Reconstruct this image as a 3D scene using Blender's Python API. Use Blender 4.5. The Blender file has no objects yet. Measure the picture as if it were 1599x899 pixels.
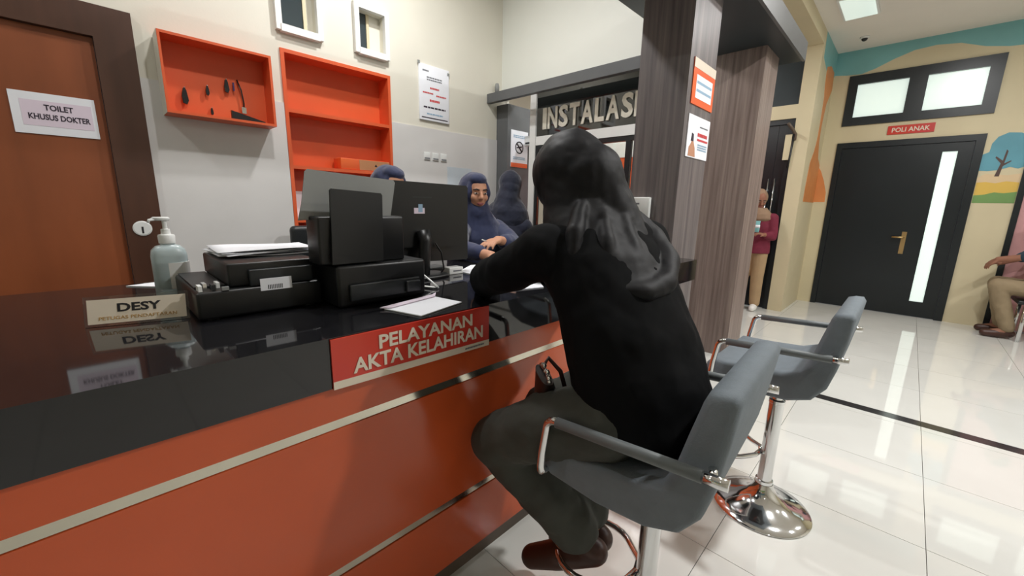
import bpy, bmesh, math, random
from mathutils import Vector, Matrix
random.seed(7)
S = bpy.context.scene
COL = S.collection
PI = math.pi

# ------------------------------------------------------------------ camera
CAM_F, CAM_A, CAM_B, CAM_R, CAM_H = 629.505, 0.768673638, 0.203748537, -0.0220740777, 1.30
fw = Vector((math.cos(CAM_A)*math.cos(CAM_B), math.sin(CAM_A)*math.cos(CAM_B), -math.sin(CAM_B)))
rt = Vector((math.sin(CAM_A), -math.cos(CAM_A), 0)); dn = fw.cross(rt)
rt2 = rt*math.cos(CAM_R) + dn*math.sin(CAM_R); dn2 = -rt*math.sin(CAM_R) + dn*math.cos(CAM_R)
cam = bpy.data.cameras.new('camera'); camo = bpy.data.objects.new('camera', cam); COL.objects.link(camo)
cam.sensor_width = 36; cam.lens = 36*CAM_F/1599; cam.clip_start = 0.02; cam.clip_end = 60
mw = Matrix((rt2, -dn2, -fw)).transposed().to_4x4(); mw.translation = (0, 0, CAM_H)
camo.matrix_world = mw
S.camera = camo
# ------------------------------------------------------------------ world and exposure
W = bpy.data.worlds.new('world'); S.world = W; W.use_nodes = True
W.node_tree.nodes['Background'].inputs[0].default_value = (0.9, 0.95, 1, 1)
W.node_tree.nodes['Background'].inputs[1].default_value = 0.15
S.view_settings.view_transform = 'Standard'; S.view_settings.look = 'None'
S.view_settings.gamma = 1; S.view_settings.use_curve_mapping = False
S.view_settings.exposure = 0.0
# ceiling downlights: x, y, power, disc size; their housings are built with the ceiling below
CEIL = 3.35
WARM = (1, .993, .98)
LAMPS = [(0.75, 1.60, 20, 0.12, WARM), (1.55, 2.13, 26, 0.12, WARM), (-1.0, 2.0, 11, 0.12, WARM),
         (3.45, -2.0, 16, 0.13, WARM), (2.45, -0.75, 70, 0.13, WARM),
         (4.9, -0.3, 32, 0.16, WARM), (4.9, -2.2, 30, 0.16, WARM),
         (5.2, 2.2, 18, 0.14, WARM), (-0.6, -1.8, 2, 0.13, WARM)]
for i, (lx, ly, p, sz, c) in enumerate(LAMPS):
    l = bpy.data.lights.new('downlight_light', 'AREA'); l.shape = 'DISK'; l.size = sz; l.energy = p; l.color = c
    o = bpy.data.objects.new('downlight_light', l); o.location = (lx, ly, CEIL-0.03); COL.objects.link(o)

# ------------------------------------------------------------------ materials
def nodes(m):
    m.use_nodes = True
    return m.node_tree.nodes, m.node_tree.links
MATS = {}
def mat(name, col, rough=0.6, metal=0.0, var=0.0, scale=8.0, stretch=None, col2=None, bump=0.0, bscale=80.0, spec=None, trans=0.0, emit=None, coat=0.0, sheen=0.0, detail=4.0, alpha=1.0, contrast=(0.3, 0.7)):
    """procedural material: base colour mixed by noise with a second colour, optional fine bump"""
    if name in MATS: return MATS[name]
    m = bpy.data.materials.new(name); N, L = nodes(m); b = N['Principled BSDF']
    b.inputs['Roughness'].default_value = rough; b.inputs['Metallic'].default_value = metal
    if spec is not None: b.inputs['Specular IOR Level'].default_value = spec
    b.inputs['Transmission Weight'].default_value = trans
    b.inputs['Coat Weight'].default_value = coat; b.inputs['Coat Roughness'].default_value = 0.08
    b.inputs['Sheen Weight'].default_value = sheen
    b.inputs['Alpha'].default_value = alpha
    c = (*col, 1)
    if col2 is None: col2 = tuple(x*(1-var) for x in col)
    tc = N.new('ShaderNodeTexCoord'); mp = N.new('ShaderNodeMapping'); L.new(tc.outputs['Object'], mp.inputs[0])
    if stretch: mp.inputs['Scale'].default_value = stretch
    nz = N.new('ShaderNodeTexNoise'); nz.inputs['Scale'].default_value = scale; nz.inputs['Detail'].default_value = detail
    L.new(mp.outputs[0], nz.inputs[0])
    rp = N.new('ShaderNodeValToRGB'); rp.color_ramp.elements[0].color = c; rp.color_ramp.elements[1].color = (*col2, 1)
    rp.color_ramp.elements[0].position = contrast[0]; rp.color_ramp.elements[1].position = contrast[1]
    L.new(nz.outputs[0], rp.inputs[0]); L.new(rp.outputs[0], b.inputs['Base Color'])
    if bump:
        n2 = N.new('ShaderNodeTexNoise'); n2.inputs['Scale'].default_value = bscale; n2.inputs['Detail'].default_value = 3
        L.new(tc.outputs['Object'], n2.inputs[0])
        bp = N.new('ShaderNodeBump'); bp.inputs['Strength'].default_value = bump; bp.inputs['Distance'].default_value = 0.01
        L.new(n2.outputs[0], bp.inputs['Height']); L.new(bp.outputs[0], b.inputs['Normal'])
    if emit:
        b.inputs['Emission Color'].default_value = (*emit[0], 1); b.inputs['Emission Strength'].default_value = emit[1]
    MATS[name] = m
    return m
def lin(r, g, b):
    f = lambda v: (v/255/12.92) if v/255 <= 0.04045 else ((v/255+0.055)/1.055)**2.4
    return (f(r), f(g), f(b))
M = {}
M['wall_cream'] = mat('painted wall cream', lin(226, 222, 208), 0.45, var=0.06, scale=2.5, bump=0.03)
M['wall_tile'] = mat('wall tile pale grey', lin(222, 220, 218), 0.28, var=0.06, scale=3)
M['wall_white'] = mat('painted wall white', lin(236, 238, 230), 0.5, var=0.03, scale=2)
M['wall_beige'] = mat('painted wall beige', lin(214, 202, 168), 0.5, var=0.07, scale=2, bump=0.03)
M['ceiling'] = mat('ceiling paint', lin(238, 233, 224), 0.7, var=0.04, scale=2)
M['tile'] = mat('polished floor tile', lin(222, 222, 217), 0.035, var=0.05, scale=3, spec=0.8)
M['grout'] = mat('grout', lin(140, 132, 122), 0.8, var=0.1)
M['dark_tile'] = mat('dark floor tile', lin(52, 50, 50), 0.12, var=0.2, scale=20)
M['door_wood'] = mat('orange brown door wood', lin(150, 82, 48), 0.4, var=0.3, scale=3, stretch=(2, 2, 0.5), detail=6)
M['frame_wood'] = mat('dark brown frame wood', lin(82, 52, 38), 0.4, var=0.3, scale=6, stretch=(2, 2, 0.3))
M['orange'] = mat('orange laminate', lin(226, 98, 54), 0.4, var=0.08, scale=4)
M['orange_dark'] = mat('orange counter laminate', lin(198, 86, 44), 0.16, var=0.12, scale=2.5, spec=0.5)
M['black_gloss'] = mat('black polished stone', (0.012, 0.012, 0.014), 0.045, var=0.3, scale=40, spec=0.6)
M['mirror'] = mat('polished steel strip', lin(205, 200, 185), 0.12, 1.0, var=0.1, scale=6)
M['plinth'] = mat('brown grey plinth', lin(92, 78, 66), 0.4, var=0.15)
def wood(name, c1, c2, c3):
    m = bpy.data.materials.new(name); N, L = nodes(m); b = N['Principled BSDF']; b.inputs['Roughness'].default_value = 0.42
    tc = N.new('ShaderNodeTexCoord'); mp = N.new('ShaderNodeMapping'); mp.inputs['Scale'].default_value = (16, 16, 0.5)
    L.new(tc.outputs['Object'], mp.inputs[0])
    nz = N.new('ShaderNodeTexNoise'); nz.inputs['Scale'].default_value = 2.2; nz.inputs['Detail'].default_value = 7; nz.inputs['Roughness'].default_value = 0.6
    L.new(mp.outputs[0], nz.inputs[0])
    rp = N.new('ShaderNodeValToRGB'); e = rp.color_ramp.elements
    e[0].position = 0.32; e[0].color = (*c1, 1); e[1].position = 0.72; e[1].color = (*c3, 1); k = e.new(0.5); k.color = (*c2, 1)
    L.new(nz.outputs[0], rp.inputs[0]); L.new(rp.outputs[0], b.inputs['Base Color'])
    return m
M['grey_wood'] = wood('grey wood veneer', lin(86, 80, 82), lin(108, 101, 101), lin(130, 121, 118))
M['brown_wood'] = wood('brown grey wood veneer', lin(104, 88, 82), lin(130, 113, 106), lin(152, 136, 126))
M['beam_grey'] = mat('grey beam laminate', lin(96, 98, 100), 0.35, var=0.15, scale=4)
M['soffit'] = mat('dark soffit laminate', lin(44, 54, 58), 0.35, var=0.2, scale=3)
M['black_door'] = mat('black painted door', lin(22, 29, 33), 0.32, var=0.2, scale=3)
M['frost'] = mat('lit frosted glass', lin(225, 238, 232), 0.25, var=0.03, emit=(lin(222, 240, 232), 0.62))
M['dark_glass'] = mat('dark window glass', lin(60, 70, 74), 0.06, var=0.2, scale=2, spec=0.8)
M['sign_glass'] = mat('black sign glass', lin(24, 27, 26), 0.03, var=0.2, scale=2, spec=1.0)
M['clear'] = mat('clear acrylic', (0.95, 0.97, 0.96), 0.02, trans=1.0)
M['white_trim'] = mat('white plaster trim', lin(235, 235, 232), 0.4, var=0.04)
M['brass'] = mat('brushed brass', lin(200, 170, 120), 0.3, 1.0, var=0.1)
M['chrome'] = mat('chrome', (0.75, 0.76, 0.77), 0.09, 1.0, var=0.05)
M['paper'] = mat('white paper', lin(238, 240, 246), 0.7, var=0.03)
M['paper_lilac'] = mat('lilac print', lin(226, 212, 226), 0.7, var=0.03)
M['ink'] = mat('dark ink', lin(46, 36, 52), 0.7, var=0.1)
M['ink_black'] = mat('black ink', lin(28, 26, 30), 0.6, var=0.1)
M['ink_red'] = mat('red ink', lin(206, 70, 74), 0.7, var=0.1)
M['ink_blue'] = mat('pale blue ink', lin(150, 180, 205), 0.7, var=0.1)
M['ink_gold'] = mat('gold ink', lin(178, 138, 66), 0.6, var=0.1)
M['ink_grey'] = mat('grey ink', lin(120, 122, 128), 0.7, var=0.1)
M['sign_red'] = mat('red sign print', lin(204, 64, 40), 0.28, var=0.1, scale=3, col2=lin(196, 48, 50))
M['letter_steel'] = mat('pale steel letters', lin(222, 218, 204), 0.35, 0.3, var=0.1)
M['sign_cream'] = mat('cream sign print', lin(226, 214, 196), 0.4, var=0.04)
M['orange_print'] = mat('orange poster print', lin(238, 112, 44), 0.35, var=0.1, col2=lin(230, 84, 60), scale=3)
M['skin'] = mat('skin', lin(196, 144, 116), 0.55, var=0.1, scale=12, spec=0.3)
M['skin_dark'] = mat('tan skin', lin(150, 104, 84), 0.55, var=0.1, scale=12, spec=0.3)
M['lips'] = mat('lips', lin(150, 82, 80), 0.5, var=0.1)
M['hair'] = mat('dark hair and brows', lin(32, 26, 26), 0.6, var=0.2)
M['eye_white'] = mat('eye white', lin(196, 184, 174), 0.3, var=0.05)
M['eye'] = mat('dark eye', lin(40, 32, 30), 0.2, var=0.1)
M['navy'] = mat('navy cloth', lin(33, 43, 80), 0.8, var=0.3, scale=5, sheen=0.3, bump=0.25, bscale=14)
M['navy_dark'] = mat('dark navy cloth', lin(25, 32, 56), 0.8, var=0.3, scale=5, sheen=0.3, bump=0.25, bscale=14)
M['black_cloth'] = mat('black cloth', lin(13, 14, 16), 0.85, var=0.3, scale=6, spec=0.12, bump=0.35, bscale=9)
M['black_scarf'] = mat('black satin scarf', lin(20, 20, 24), 0.6, var=0.3, scale=5, spec=0.25, bump=0.3, bscale=11)
M['trousers'] = mat('dark olive trousers', lin(66, 68, 62), 0.85, var=0.25, scale=7, bump=0.4, bscale=12)
M['shoe_brown'] = mat('brown leather', lin(70, 40, 32), 0.4, var=0.3, scale=8)
M['bag_brown'] = mat('dark brown bag leather', lin(38, 26, 24), 0.4, var=0.3, scale=8)
M['shirt_blue'] = mat('pale blue shirt', lin(120, 136, 158), 0.8, var=0.15, scale=10)
M['maroon'] = mat('maroon cloth', lin(120, 32, 56), 0.8, var=0.2, bump=0.2, bscale=14)
M['tan_scarf'] = mat('tan scarf cloth', lin(150, 122, 98), 0.8, var=0.2, bump=0.2, bscale=14)
M['khaki'] = mat('khaki cloth', lin(176, 148, 112), 0.8, var=0.15, bump=0.2, bscale=14)
M['olive'] = mat('olive khaki cloth', lin(150, 132, 104), 0.8, var=0.15, bump=0.2, bscale=14)
M['teal'] = mat('dark teal cloth', lin(44, 66, 84), 0.8, var=0.2, bump=0.2, bscale=14)
M['fabric'] = mat('grey stool fabric', lin(112, 121, 128), 0.8, var=0.1, scale=30, bump=0.12, bscale=260)
M['arm_grey'] = mat('grey arm sleeve', lin(104, 110, 112), 0.5, var=0.1)
M['black_plastic'] = mat('black plastic', lin(18, 19, 21), 0.38, var=0.2, scale=12)
M['dark_plastic'] = mat('dark grey plastic', lin(34, 38, 41), 0.4, var=0.15, scale=12)
M['grey_plastic'] = mat('grey plastic', lin(140, 142, 140), 0.5, var=0.08)
M['white_plastic'] = mat('white plastic', lin(232, 234, 232), 0.35, var=0.04)
M['bottle'] = mat('translucent bottle plastic', lin(206, 222, 224), 0.3, var=0.05, trans=0.35)
M['green'] = mat('dark green', lin(30, 74, 62), 0.5, var=0.15)
M['purple'] = mat('purple', lin(62, 48, 104), 0.6, var=0.15)
M['box_brown'] = mat('cardboard', lin(196, 138, 96), 0.7, var=0.1)
M['mural_blue'] = mat('mural blue paint', lin(126, 184, 186), 0.5, var=0.12, scale=3)
M['mural_treeblue'] = mat('mural tree blue paint', lin(98, 162, 180), 0.5, var=0.15, scale=4)
M['mural_orange'] = mat('mural orange paint', lin(226, 146, 84), 0.5, var=0.2, scale=4)
M['mural_yellow'] = mat('mural yellow paint', lin(228, 190, 88), 0.5, var=0.12, scale=4)
M['mural_green'] = mat('mural green paint', lin(120, 160, 92), 0.5, var=0.15, scale=4)
M['mural_peach'] = mat('mural peach paint', lin(226, 200, 160), 0.5, var=0.1, scale=4)
M['mural_brown'] = mat('mural brown paint', lin(84, 62, 56), 0.5, var=0.15, scale=4)
M['lamp'] = mat('lamp diffuser', (1, 1, 1), 0.5, emit=((1, 0.98, 0.94), 6.0))
M['pink'] = mat('pink banner', lin(214, 160, 160), 0.6, var=0.1)

# ------------------------------------------------------------------ mesh builder
class MB:
    def __init__(s): s.v = []; s.f = []; s.smooth = False
    def add(s, vs, fs):
        n = len(s.v); s.v += [Vector(p) for p in vs]; s.f += [tuple(n+i for i in f) for f in fs]; return s
    def box(s, x0, x1, y0, y1, z0, z1, bev=0.0):
        if x0 > x1: x0, x1 = x1, x0
        if y0 > y1: y0, y1 = y1, y0
        if z0 > z1: z0, z1 = z1, z0
        if bev <= 0:
            v = [(x, y, z) for z in (z0, z1) for y in (y0, y1) for x in (x0, x1)]
            return s.add(v, [(0, 2, 3, 1), (4, 5, 7, 6), (0, 1, 5, 4), (2, 6, 7, 3), (0, 4, 6, 2), (1, 3, 7, 5)])
        bm = bmesh.new(); bmesh.ops.create_cube(bm, size=1)
        for q in bm.verts: q.co = Vector(((x0+x1)/2+q.co.x*(x1-x0), (y0+y1)/2+q.co.y*(y1-y0), (z0+z1)/2+q.co.z*(z1-z0)))
        bmesh.ops.bevel(bm, geom=bm.edges[:], offset=bev, segments=3, affect='EDGES', profile=0.5)
        return s.frombm(bm)
    def frombm(s, bm, mtx=None):
        bm.verts.index_update(); n = len(s.v)
        s.v += [(mtx @ q.co) if mtx else q.co.copy() for q in bm.verts]
        s.f += [tuple(n+q.index for q in f.verts) for f in bm.faces]; bm.free(); return s
    def ell(s, c, r, mtx=None, u=20, v=14):
        bm = bmesh.new(); bmesh.ops.create_uvsphere(bm, u_segments=u, v_segments=v, radius=1)
        m = Matrix.Translation(Vector(c)) @ (mtx.to_4x4() if mtx else Matrix.Identity(4)) @ Matrix.Diagonal((*r, 1))
        return s.frombm(bm, m)
    def tube(s, pts, rad, n=12, cap=True):
        pts = [Vector(p) for p in pts]
        if not isinstance(rad, (list, tuple)): rad = [rad]*len(pts)
        up = None; rings = []
        for i, p in enumerate(pts):
            t = (pts[min(i+1, len(pts)-1)]-pts[max(i-1, 0)]).normalized()
            if up is None: up = t.orthogonal().normalized()
            a = (up - t*up.dot(t)).normalized(); b = t.cross(a); up = a
            rings.append([p+(a*math.cos(2*PI*k/n)+b*math.sin(2*PI*k/n))*rad[i] for k in range(n)])
        return s.rings(rings, cap)
    def rings(s, rings, cap=True, closed=False):
        n = len(rings[0]); v = [p for r in rings for p in r]; f = []
        R = len(rings)
        for i in range(R if closed else R-1):
            for k in range(n):
                a = i*n+k; b = i*n+(k+1) % n; j = ((i+1) % R)*n
                f.append((a, b, j+(k+1) % n, j+k))
        if cap and not closed: f += [tuple(reversed(range(n))), tuple((R-1)*n+k for k in range(n))]
        return s.add(v, f)
    def limb(s, pts, rad):
        """tapered capsule chain, meant for a voxel union"""
        for p, r in zip(pts, rad): s.ell(p, (r, r, r), u=14, v=10)
        for i in range(len(pts)-1): s.tube([pts[i], pts[i+1]], [rad[i], rad[i+1]], 14)
        return s
    def loft(s, L, n=28, pw=2.0):
        """stack of horizontal super-ellipses: (cx, cy, cz, rx, ry[, rotation])"""
        rings = []
        for q in L:
            cx, cy, cz, rx, ry = q[:5]; a = q[5] if len(q) > 5 else 0
            r = []
            for k in range(n):
                t = 2*PI*k/n; c, sn = math.cos(t), math.sin(t)
                x = math.copysign(abs(c)**(2/pw), c)*rx; y = math.copysign(abs(sn)**(2/pw), sn)*ry
                r.append(Vector((cx+x*math.cos(a)-y*math.sin(a), cy+x*math.sin(a)+y*math.cos(a), cz)))
            rings.append(r)
        return s.rings(rings)
    def lathe(s, prof, c=(0, 0, 0), n=32):
        return s.rings([[Vector((c[0]+r*math.cos(2*PI*k/n), c[1]+r*math.sin(2*PI*k/n), c[2]+z)) for k in range(n)] for r, z in prof])
    def prism(s, poly, o, u, v, depth):
        """closed outline in the plane (o; u, v) thickened by depth against its normal"""
        o = Vector(o); u = Vector(u); v = Vector(v); nrm = u.cross(v).normalized()
        a = [o+u*x+v*y for x, y in poly]; b = [p-nrm*depth for p in a]; n = len(poly)
        f = [tuple(range(n)), tuple(reversed(range(n, 2*n)))]+[(i, i+n, (i+1) % n+n, (i+1) % n) for i in range(n)]
        return s.add(a+b, f)
    def build(s, name, m, parent=None, smooth=False, origin=None, edge=None):
        me = bpy.data.meshes.new(name)
        if parent is not None: o0 = Vector(parent.get('o0', (0, 0, 0)))
        elif origin is not None: o0 = Vector(origin)
        else:
            xs = [p.x for p in s.v]; ys = [p.y for p in s.v]; zs = [p.z for p in s.v]
            o0 = Vector(((min(xs)+max(xs))/2, (min(ys)+max(ys))/2, min(zs)))
        me.from_pydata([tuple(p-o0) for p in s.v], [], s.f)
        bm = bmesh.new(); bm.from_mesh(me); bmesh.ops.recalc_face_normals(bm, faces=bm.faces[:]); bm.to_mesh(me); bm.free()
        return finish(name, me, m, parent, smooth, o0)
    def remesh(s, name, m, parent=None, voxel=0.01, it=6, origin=None):
        """voxel union of the shapes: one continuous smooth surface"""
        me = bpy.data.meshes.new('raw')
        o0 = Vector(parent.get('o0', (0, 0, 0))) if parent is not None else Vector(origin or (0, 0, 0))
        me.from_pydata([tuple(p-o0) for p in s.v], [], s.f)
        bm = bmesh.new(); bm.from_mesh(me); bmesh.ops.recalc_face_normals(bm, faces=bm.faces[:]); bm.to_mesh(me); bm.free()
        t = bpy.data.objects.new('raw', me); COL.objects.link(t)
        r = t.modifiers.new('r', 'REMESH'); r.mode = 'VOXEL'; r.voxel_size = voxel
        if it: k = t.modifiers.new('s', 'SMOOTH'); k.factor = 0.5; k.iterations = it
        bpy.context.view_layer.update()
        dg = bpy.context.evaluated_depsgraph_get()
        out = bpy.data.meshes.new_from_object(t.evaluated_get(dg)); out.name = name
        bpy.data.objects.remove(t); bpy.data.meshes.remove(me)
        return finish(name, out, m, parent, True, o0)
def finish(name, me, m, parent, smooth, o0):
    me.materials.clear(); me.materials.append(M[m] if isinstance(m, str) else m)
    if smooth: me.polygons.foreach_set('use_smooth', [True]*len(me.polygons))
    o = bpy.data.objects.new(name, me); COL.objects.link(o)
    if parent is not None:
        o.parent = parent
        o['o0'] = tuple(o0)
    else:
        o.location = o0; o['o0'] = tuple(o0)
    return o
def smooth_angle(o, deg=35):
    me = o.data; me.polygons.foreach_set('use_smooth', [True]*len(me.polygons))
    try: me.set_sharp_from_angle(angle=math.radians(deg))
    except Exception: pass
    return o
def thing(name, label, cat, loc, group=None):
    o = bpy.data.objects.new(name, None); COL.objects.link(o); o.location = loc; o['o0'] = tuple(loc)
    o.empty_display_size = 0.1
    return tag(o, label, cat, group)
def tag(o, label, cat, group=None):
    o['label'] = label; o['category'] = cat
    if group: o['group'] = group
    return o
def struct(name, mb, m, label=None, cat=None):
    o = mb.build(name, m); o['kind'] = 'structure'
    if label: o['label'] = label
    o['category'] = cat or name.split('_')[0]
    if not label: o['label'] = name.replace('_', ' ')
    return o
def box(name, m, parent, x0, x1, y0, y1, z0, z1, bev=0.0):
    return smooth_angle(MB().box(x0, x1, y0, y1, z0, z1, bev).build(name, m, parent)) if bev else MB().box(x0, x1, y0, y1, z0, z1).build(name, m, parent)
def text(body, c, u, v, w, h, m, parent, name='lettering', depth=0.001, bold=0.0):
    """flat lettering fitted to w x h, centred at c, in the plane (u, v), raised by depth"""
    cu = bpy.data.curves.new('t', 'FONT'); cu.body = body; cu.size = 1; cu.offset = bold; cu.resolution_u = 3
    t = bpy.data.objects.new('t', cu); COL.objects.link(t); bpy.context.view_layer.update()
    me = bpy.data.meshes.new_from_object(t.evaluated_get(bpy.context.evaluated_depsgraph_get()))
    vs = [p.co.copy() for p in me.vertices]; fs = [tuple(p.vertices) for p in me.polygons]
    bpy.data.objects.remove(t); bpy.data.curves.remove(cu); bpy.data.meshes.remove(me)
    x0 = min(p.x for p in vs); x1 = max(p.x for p in vs); y0 = min(p.y for p in vs); y1 = max(p.y for p in vs)
    u = Vector(u); v = Vector(v); n = u.cross(v).normalized(); c = Vector(c)
    P = [c+u*((p.x-x0)/(x1-x0)-0.5)*w+v*((p.y-y0)/(y1-y0)-0.5)*h for p in vs]
    mb = MB(); mb.add([p+n*depth for p in P], fs)
    o0 = Vector(parent.get('o0', (0, 0, 0)))
    bmm = bmesh.new(); me = bpy.data.meshes.new(name); me.from_pydata([tuple(p-o0) for p in mb.v], [], mb.f)
    bmm.from_mesh(me); bmesh.ops.remove_doubles(bmm, verts=bmm.verts[:], dist=1e-6)
    g = bmesh.ops.extrude_face_region(bmm, geom=bmm.faces[:])
    for q in g['geom']:
        if isinstance(q, bmesh.types.BMVert): q.co -= n*(depth*0.98)
    bmesh.ops.recalc_face_normals(bmm, faces=bmm.faces[:]); bmm.to_mesh(me); bmm.free()
    return finish(name, me, m, parent, False, o0)
UX, UZ, UYn = (1, 0, 0), (0, 0, 1), (0, -1, 0)
def bar_lines(parent, c, u, v, w, h, n, m, name='text_line'):
    """rows of small print too small to read"""
    c = Vector(c); u = Vector(u); v = Vector(v)
    mb = MB()
    for i in range(n):
        cc = c+v*h*(0.5-(i+0.5)/n); x = -w/2
        while x < w/2-0.004:
            L = min(random.uniform(.2, .4)*w*0.5, w/2-x); a = cc+u*x; t = h/n*0.28
            mb.prism([(0, -t), (L*0.85, -t), (L*0.85, t), (0, t)], a+u.cross(v)*0.0008, u, v, 0.0007); x += L
    return mb.build(name, m, parent)

# ================================================================== STRUCTURE
# floor: base slab with separate polished tiles
fl = struct('floor', MB().box(-2.6, 7.4, -4.2, 3.3, -0.1, -0.012), 'grout', 'glossy white tiled floor of the hall', 'floor')
T = 0.622; tm = {}
def tile(x0, x1, y0, y1, m='tile'):
    k = (round(x1-x0, 4), round(y1-y0, 4), m)
    cx, cy = (x0+x1)/2, (y0+y1)/2; g = 0.0012
    if k not in tm:
        mb = MB().box(-(x1-x0)/2+g, (x1-x0)/2-g, -(y1-y0)/2+g, (y1-y0)/2-g, -0.012, 0.0, 0)
        me = bpy.data.meshes.new('floor_tile'); me.from_pydata([tuple(p) for p in mb.v], [], mb.f); me.materials.append(M[m]); tm[k] = me
    o = bpy.data.objects.new('floor_tile', tm[k]); COL.objects.link(o); o.parent = fl
    o.location = Vector((cx, cy, 0))-Vector(fl['o0'])
xs = [2.132+T*i for i in range(-7, 3)]
xr = [3.53+T*i for i in range(0, 7)]
ys = [0.374+T*i for i in range(-7, 5)]
for a in (xs, xr):
    for i in range(len(a)-1):
        for j in range(len(ys)-1):
            x1 = a[i+1]
            if x1 > 7.35: x1 = 7.35
            tile(a[i], x1, ys[j], ys[j+1])
for j in range(len(ys)-1): tile(xs[-1], 3.44, ys[j], ys[j+1]); tile(3.44, 3.53, ys[j], ys[j+1], 'dark_tile')
# ceiling
struct('ceiling', MB().box(-2.6, 7.4, -4.2, 4.6, CEIL, CEIL+0.1), 'ceiling', 'plain off-white ceiling', 'ceiling')
struct('trim_1', MB().box(3.0, 6.15, 1.03, 1.19, 3.2, CEIL), 'wall_beige', 'beige ceiling beam running into the pillar', 'beam')

def wall_y(name, y0, y1, x0, x1, z0, z1, holes, m, label):
    """wall slab spanning x, with rectangular openings (x0, x1, z0, z1)"""
    mb = MB(); xs_ = sorted({x0, x1, *[h[0] for h in holes], *[h[1] for h in holes]}); zs_ = sorted({z0, z1, *[h[2] for h in holes], *[h[3] for h in holes]})
    for i in range(len(xs_)-1):
        for k in range(len(zs_)-1):
            cx, cz = (xs_[i]+xs_[i+1])/2, (zs_[k]+zs_[k+1])/2
            if any(h[0] < cx < h[1] and h[2] < cz < h[3] for h in holes): continue
            mb.box(xs_[i], xs_[i+1], y0, y1, zs_[k], zs_[k+1])
    return struct(name, mb, m, label, 'wall')
YB = 3.0
NICHE = (0.955, 1.712, 0.62, 2.232); DR = (-0.86, 0.265, 0.0, 2.20)
WIN1 = (0.975, 1.19, 2.365, 2.645); WIN2 = (1.478, 1.672, 2.365, 2.62)
wb = wall_y('wall_back', YB, YB+0.22, -2.6, 3.0, 0, CEIL, [NICHE, DR, WIN1, WIN2], 'wall_cream', 'cream wall behind the counter')
# pale tile cladding on the lower part of the back wall: separate large tiles
def clad(x0, x1, z0, z1):
    MB().box(x0+.0012, x1-.0012, YB-0.008, YB, z0+.0012, z1-.0012).build('wall_tile', 'wall_tile', wb)
for a, b in ((0.265, 0.955), (1.712, 2.84), (-2.1, -0.86)): clad(a, b, 0, 1.91)
clad(0.955, 1.712, 0, 0.62)
# left and near walls close the room (seen only in reflections); a mural hangs on the left one
wl = struct('wall_left', MB().box(-2.7, -2.6, -4.2, 3.22, 0, CEIL), 'wall_cream', 'cream wall with painted mural left of the counter', 'wall')
struct('wall_near', MB().box(-2.7, 7.4, -4.3, -4.2, 0, CEIL), 'wall_cream', 'cream wall on the near side of the hall', 'wall')
MB().prism([(-3, 1.4), (1.5, 1.4), (1.5, 1.75), (.8, 1.95), (0, 1.8), (-1.2, 2.05), (-3, 1.8)], (-2.597, 0, 0), (0, 1, 0), (0, 0, 1), 0.003).build('mural_hill', 'mural_green', wl)
MB().prism([(-3, 2.2), (1.5, 2.4), (1.5, 3.2), (-3, 3.2)], (-2.597, 0, 0), (0, 1, 0), (0, 0, 1), 0.003).build('mural_sky', 'mural_treeblue', wl)
for yy in (-2.2, -.9, .6):
    MB().prism([(.4*math.cos(t*PI/8), 2.3+.35*math.sin(t*PI/8)) for t in range(16)], (-2.594, yy, 0), (0, 1, 0), (0, 0, 1), 0.003).build('mural_tree', 'mural_orange', wl)

# right wall with the black double-pane transom, door and mural
XR = 7.19
def wall_x(name, x0, x1, y0, y1, z0, z1, holes, m, label):
    mb = MB(); ys_ = sorted({y0, y1, *[h[0] for h in holes], *[h[1] for h in holes]}); zs_ = sorted({z0, z1, *[h[2] for h in holes], *[h[3] for h in holes]})
    for i in range(len(ys_)-1):
        for k in range(len(zs_)-1):
            cy, cz = (ys_[i]+ys_[i+1])/2, (zs_[k]+zs_[k+1])/2
            if any(h[0] < cy < h[1] and h[2] < cz < h[3] for h in holes): continue
            mb.box(x0, x1, ys_[i], ys_[i+1], zs_[k], zs_[k+1])
    return struct(name, mb, m, label, 'wall')
D2 = (-0.473, 0.868, 0, 2.203); T2 = (-0.482, 0.858, 2.418, 3.036)
D3 = (-2.16, -0.80, 0, 2.203); T3 = (-2.16, -0.80, 2.418, 3.036)
wr = wall_x('wall_right', XR, XR+0.15, -4.2, 1.03, 0, CEIL, [D2, T2, D3, T3], 'wall_beige', 'beige wall with mural around the black door')
def mural(name, poly, m, d=0.0015): return MB().prism(poly, (XR-d, 0, 0), (0, -1, 0), (0, 0, 1), d).build(name, m, wr)
# in mural outlines the first coordinate is -y (to the right in the photograph)
mural('mural_sky_band', [(-1.03, 3.35), (-1.03, 3.08), (-.9, 3.06), (-.75, 3.05), (-.62, 3.09), (-.45, 3.17), (-.28, 3.23), (-.1, 3.245), (.1, 3.22), (.3, 3.14), (.48, 3.1), (.75, 3.08), (.75, 3.35)], 'mural_blue')
mural('mural_ground', [(.478, 1.72), (.53, 1.76), (.62, 1.75), (.7, 1.74), (.797, 1.76), (.797, 1.5), (.478, 1.5)], 'mural_peach', 0.0008)
mural('mural_field', [(.478, 1.665), (.55, 1.67), (.62, 1.655), (.7, 1.675), (.797, 1.66), (.797, 1.5), (.478, 1.5)], 'mural_yellow', 0.0016)
mural('mural_grass', [(.478, 1.52), (.56, 1.53), (.63, 1.555), (.7, 1.545), (.797, 1.56), (.797, 1.435), (.478, 1.435)], 'mural_green', 0.0024)
cr = [(.455, 1.80), (.45, 1.92), (.475, 1.975), (.52, 2.0), (.525, 2.09), (.56, 2.16), (.63, 2.2), (.72, 2.19), (.79, 2.14), (.84, 2.05), (.86, 1.95), (.83, 1.84), (.76, 1.81), (.7, 1.83), (.62, 1.8), (.54, 1.79)]
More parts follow.
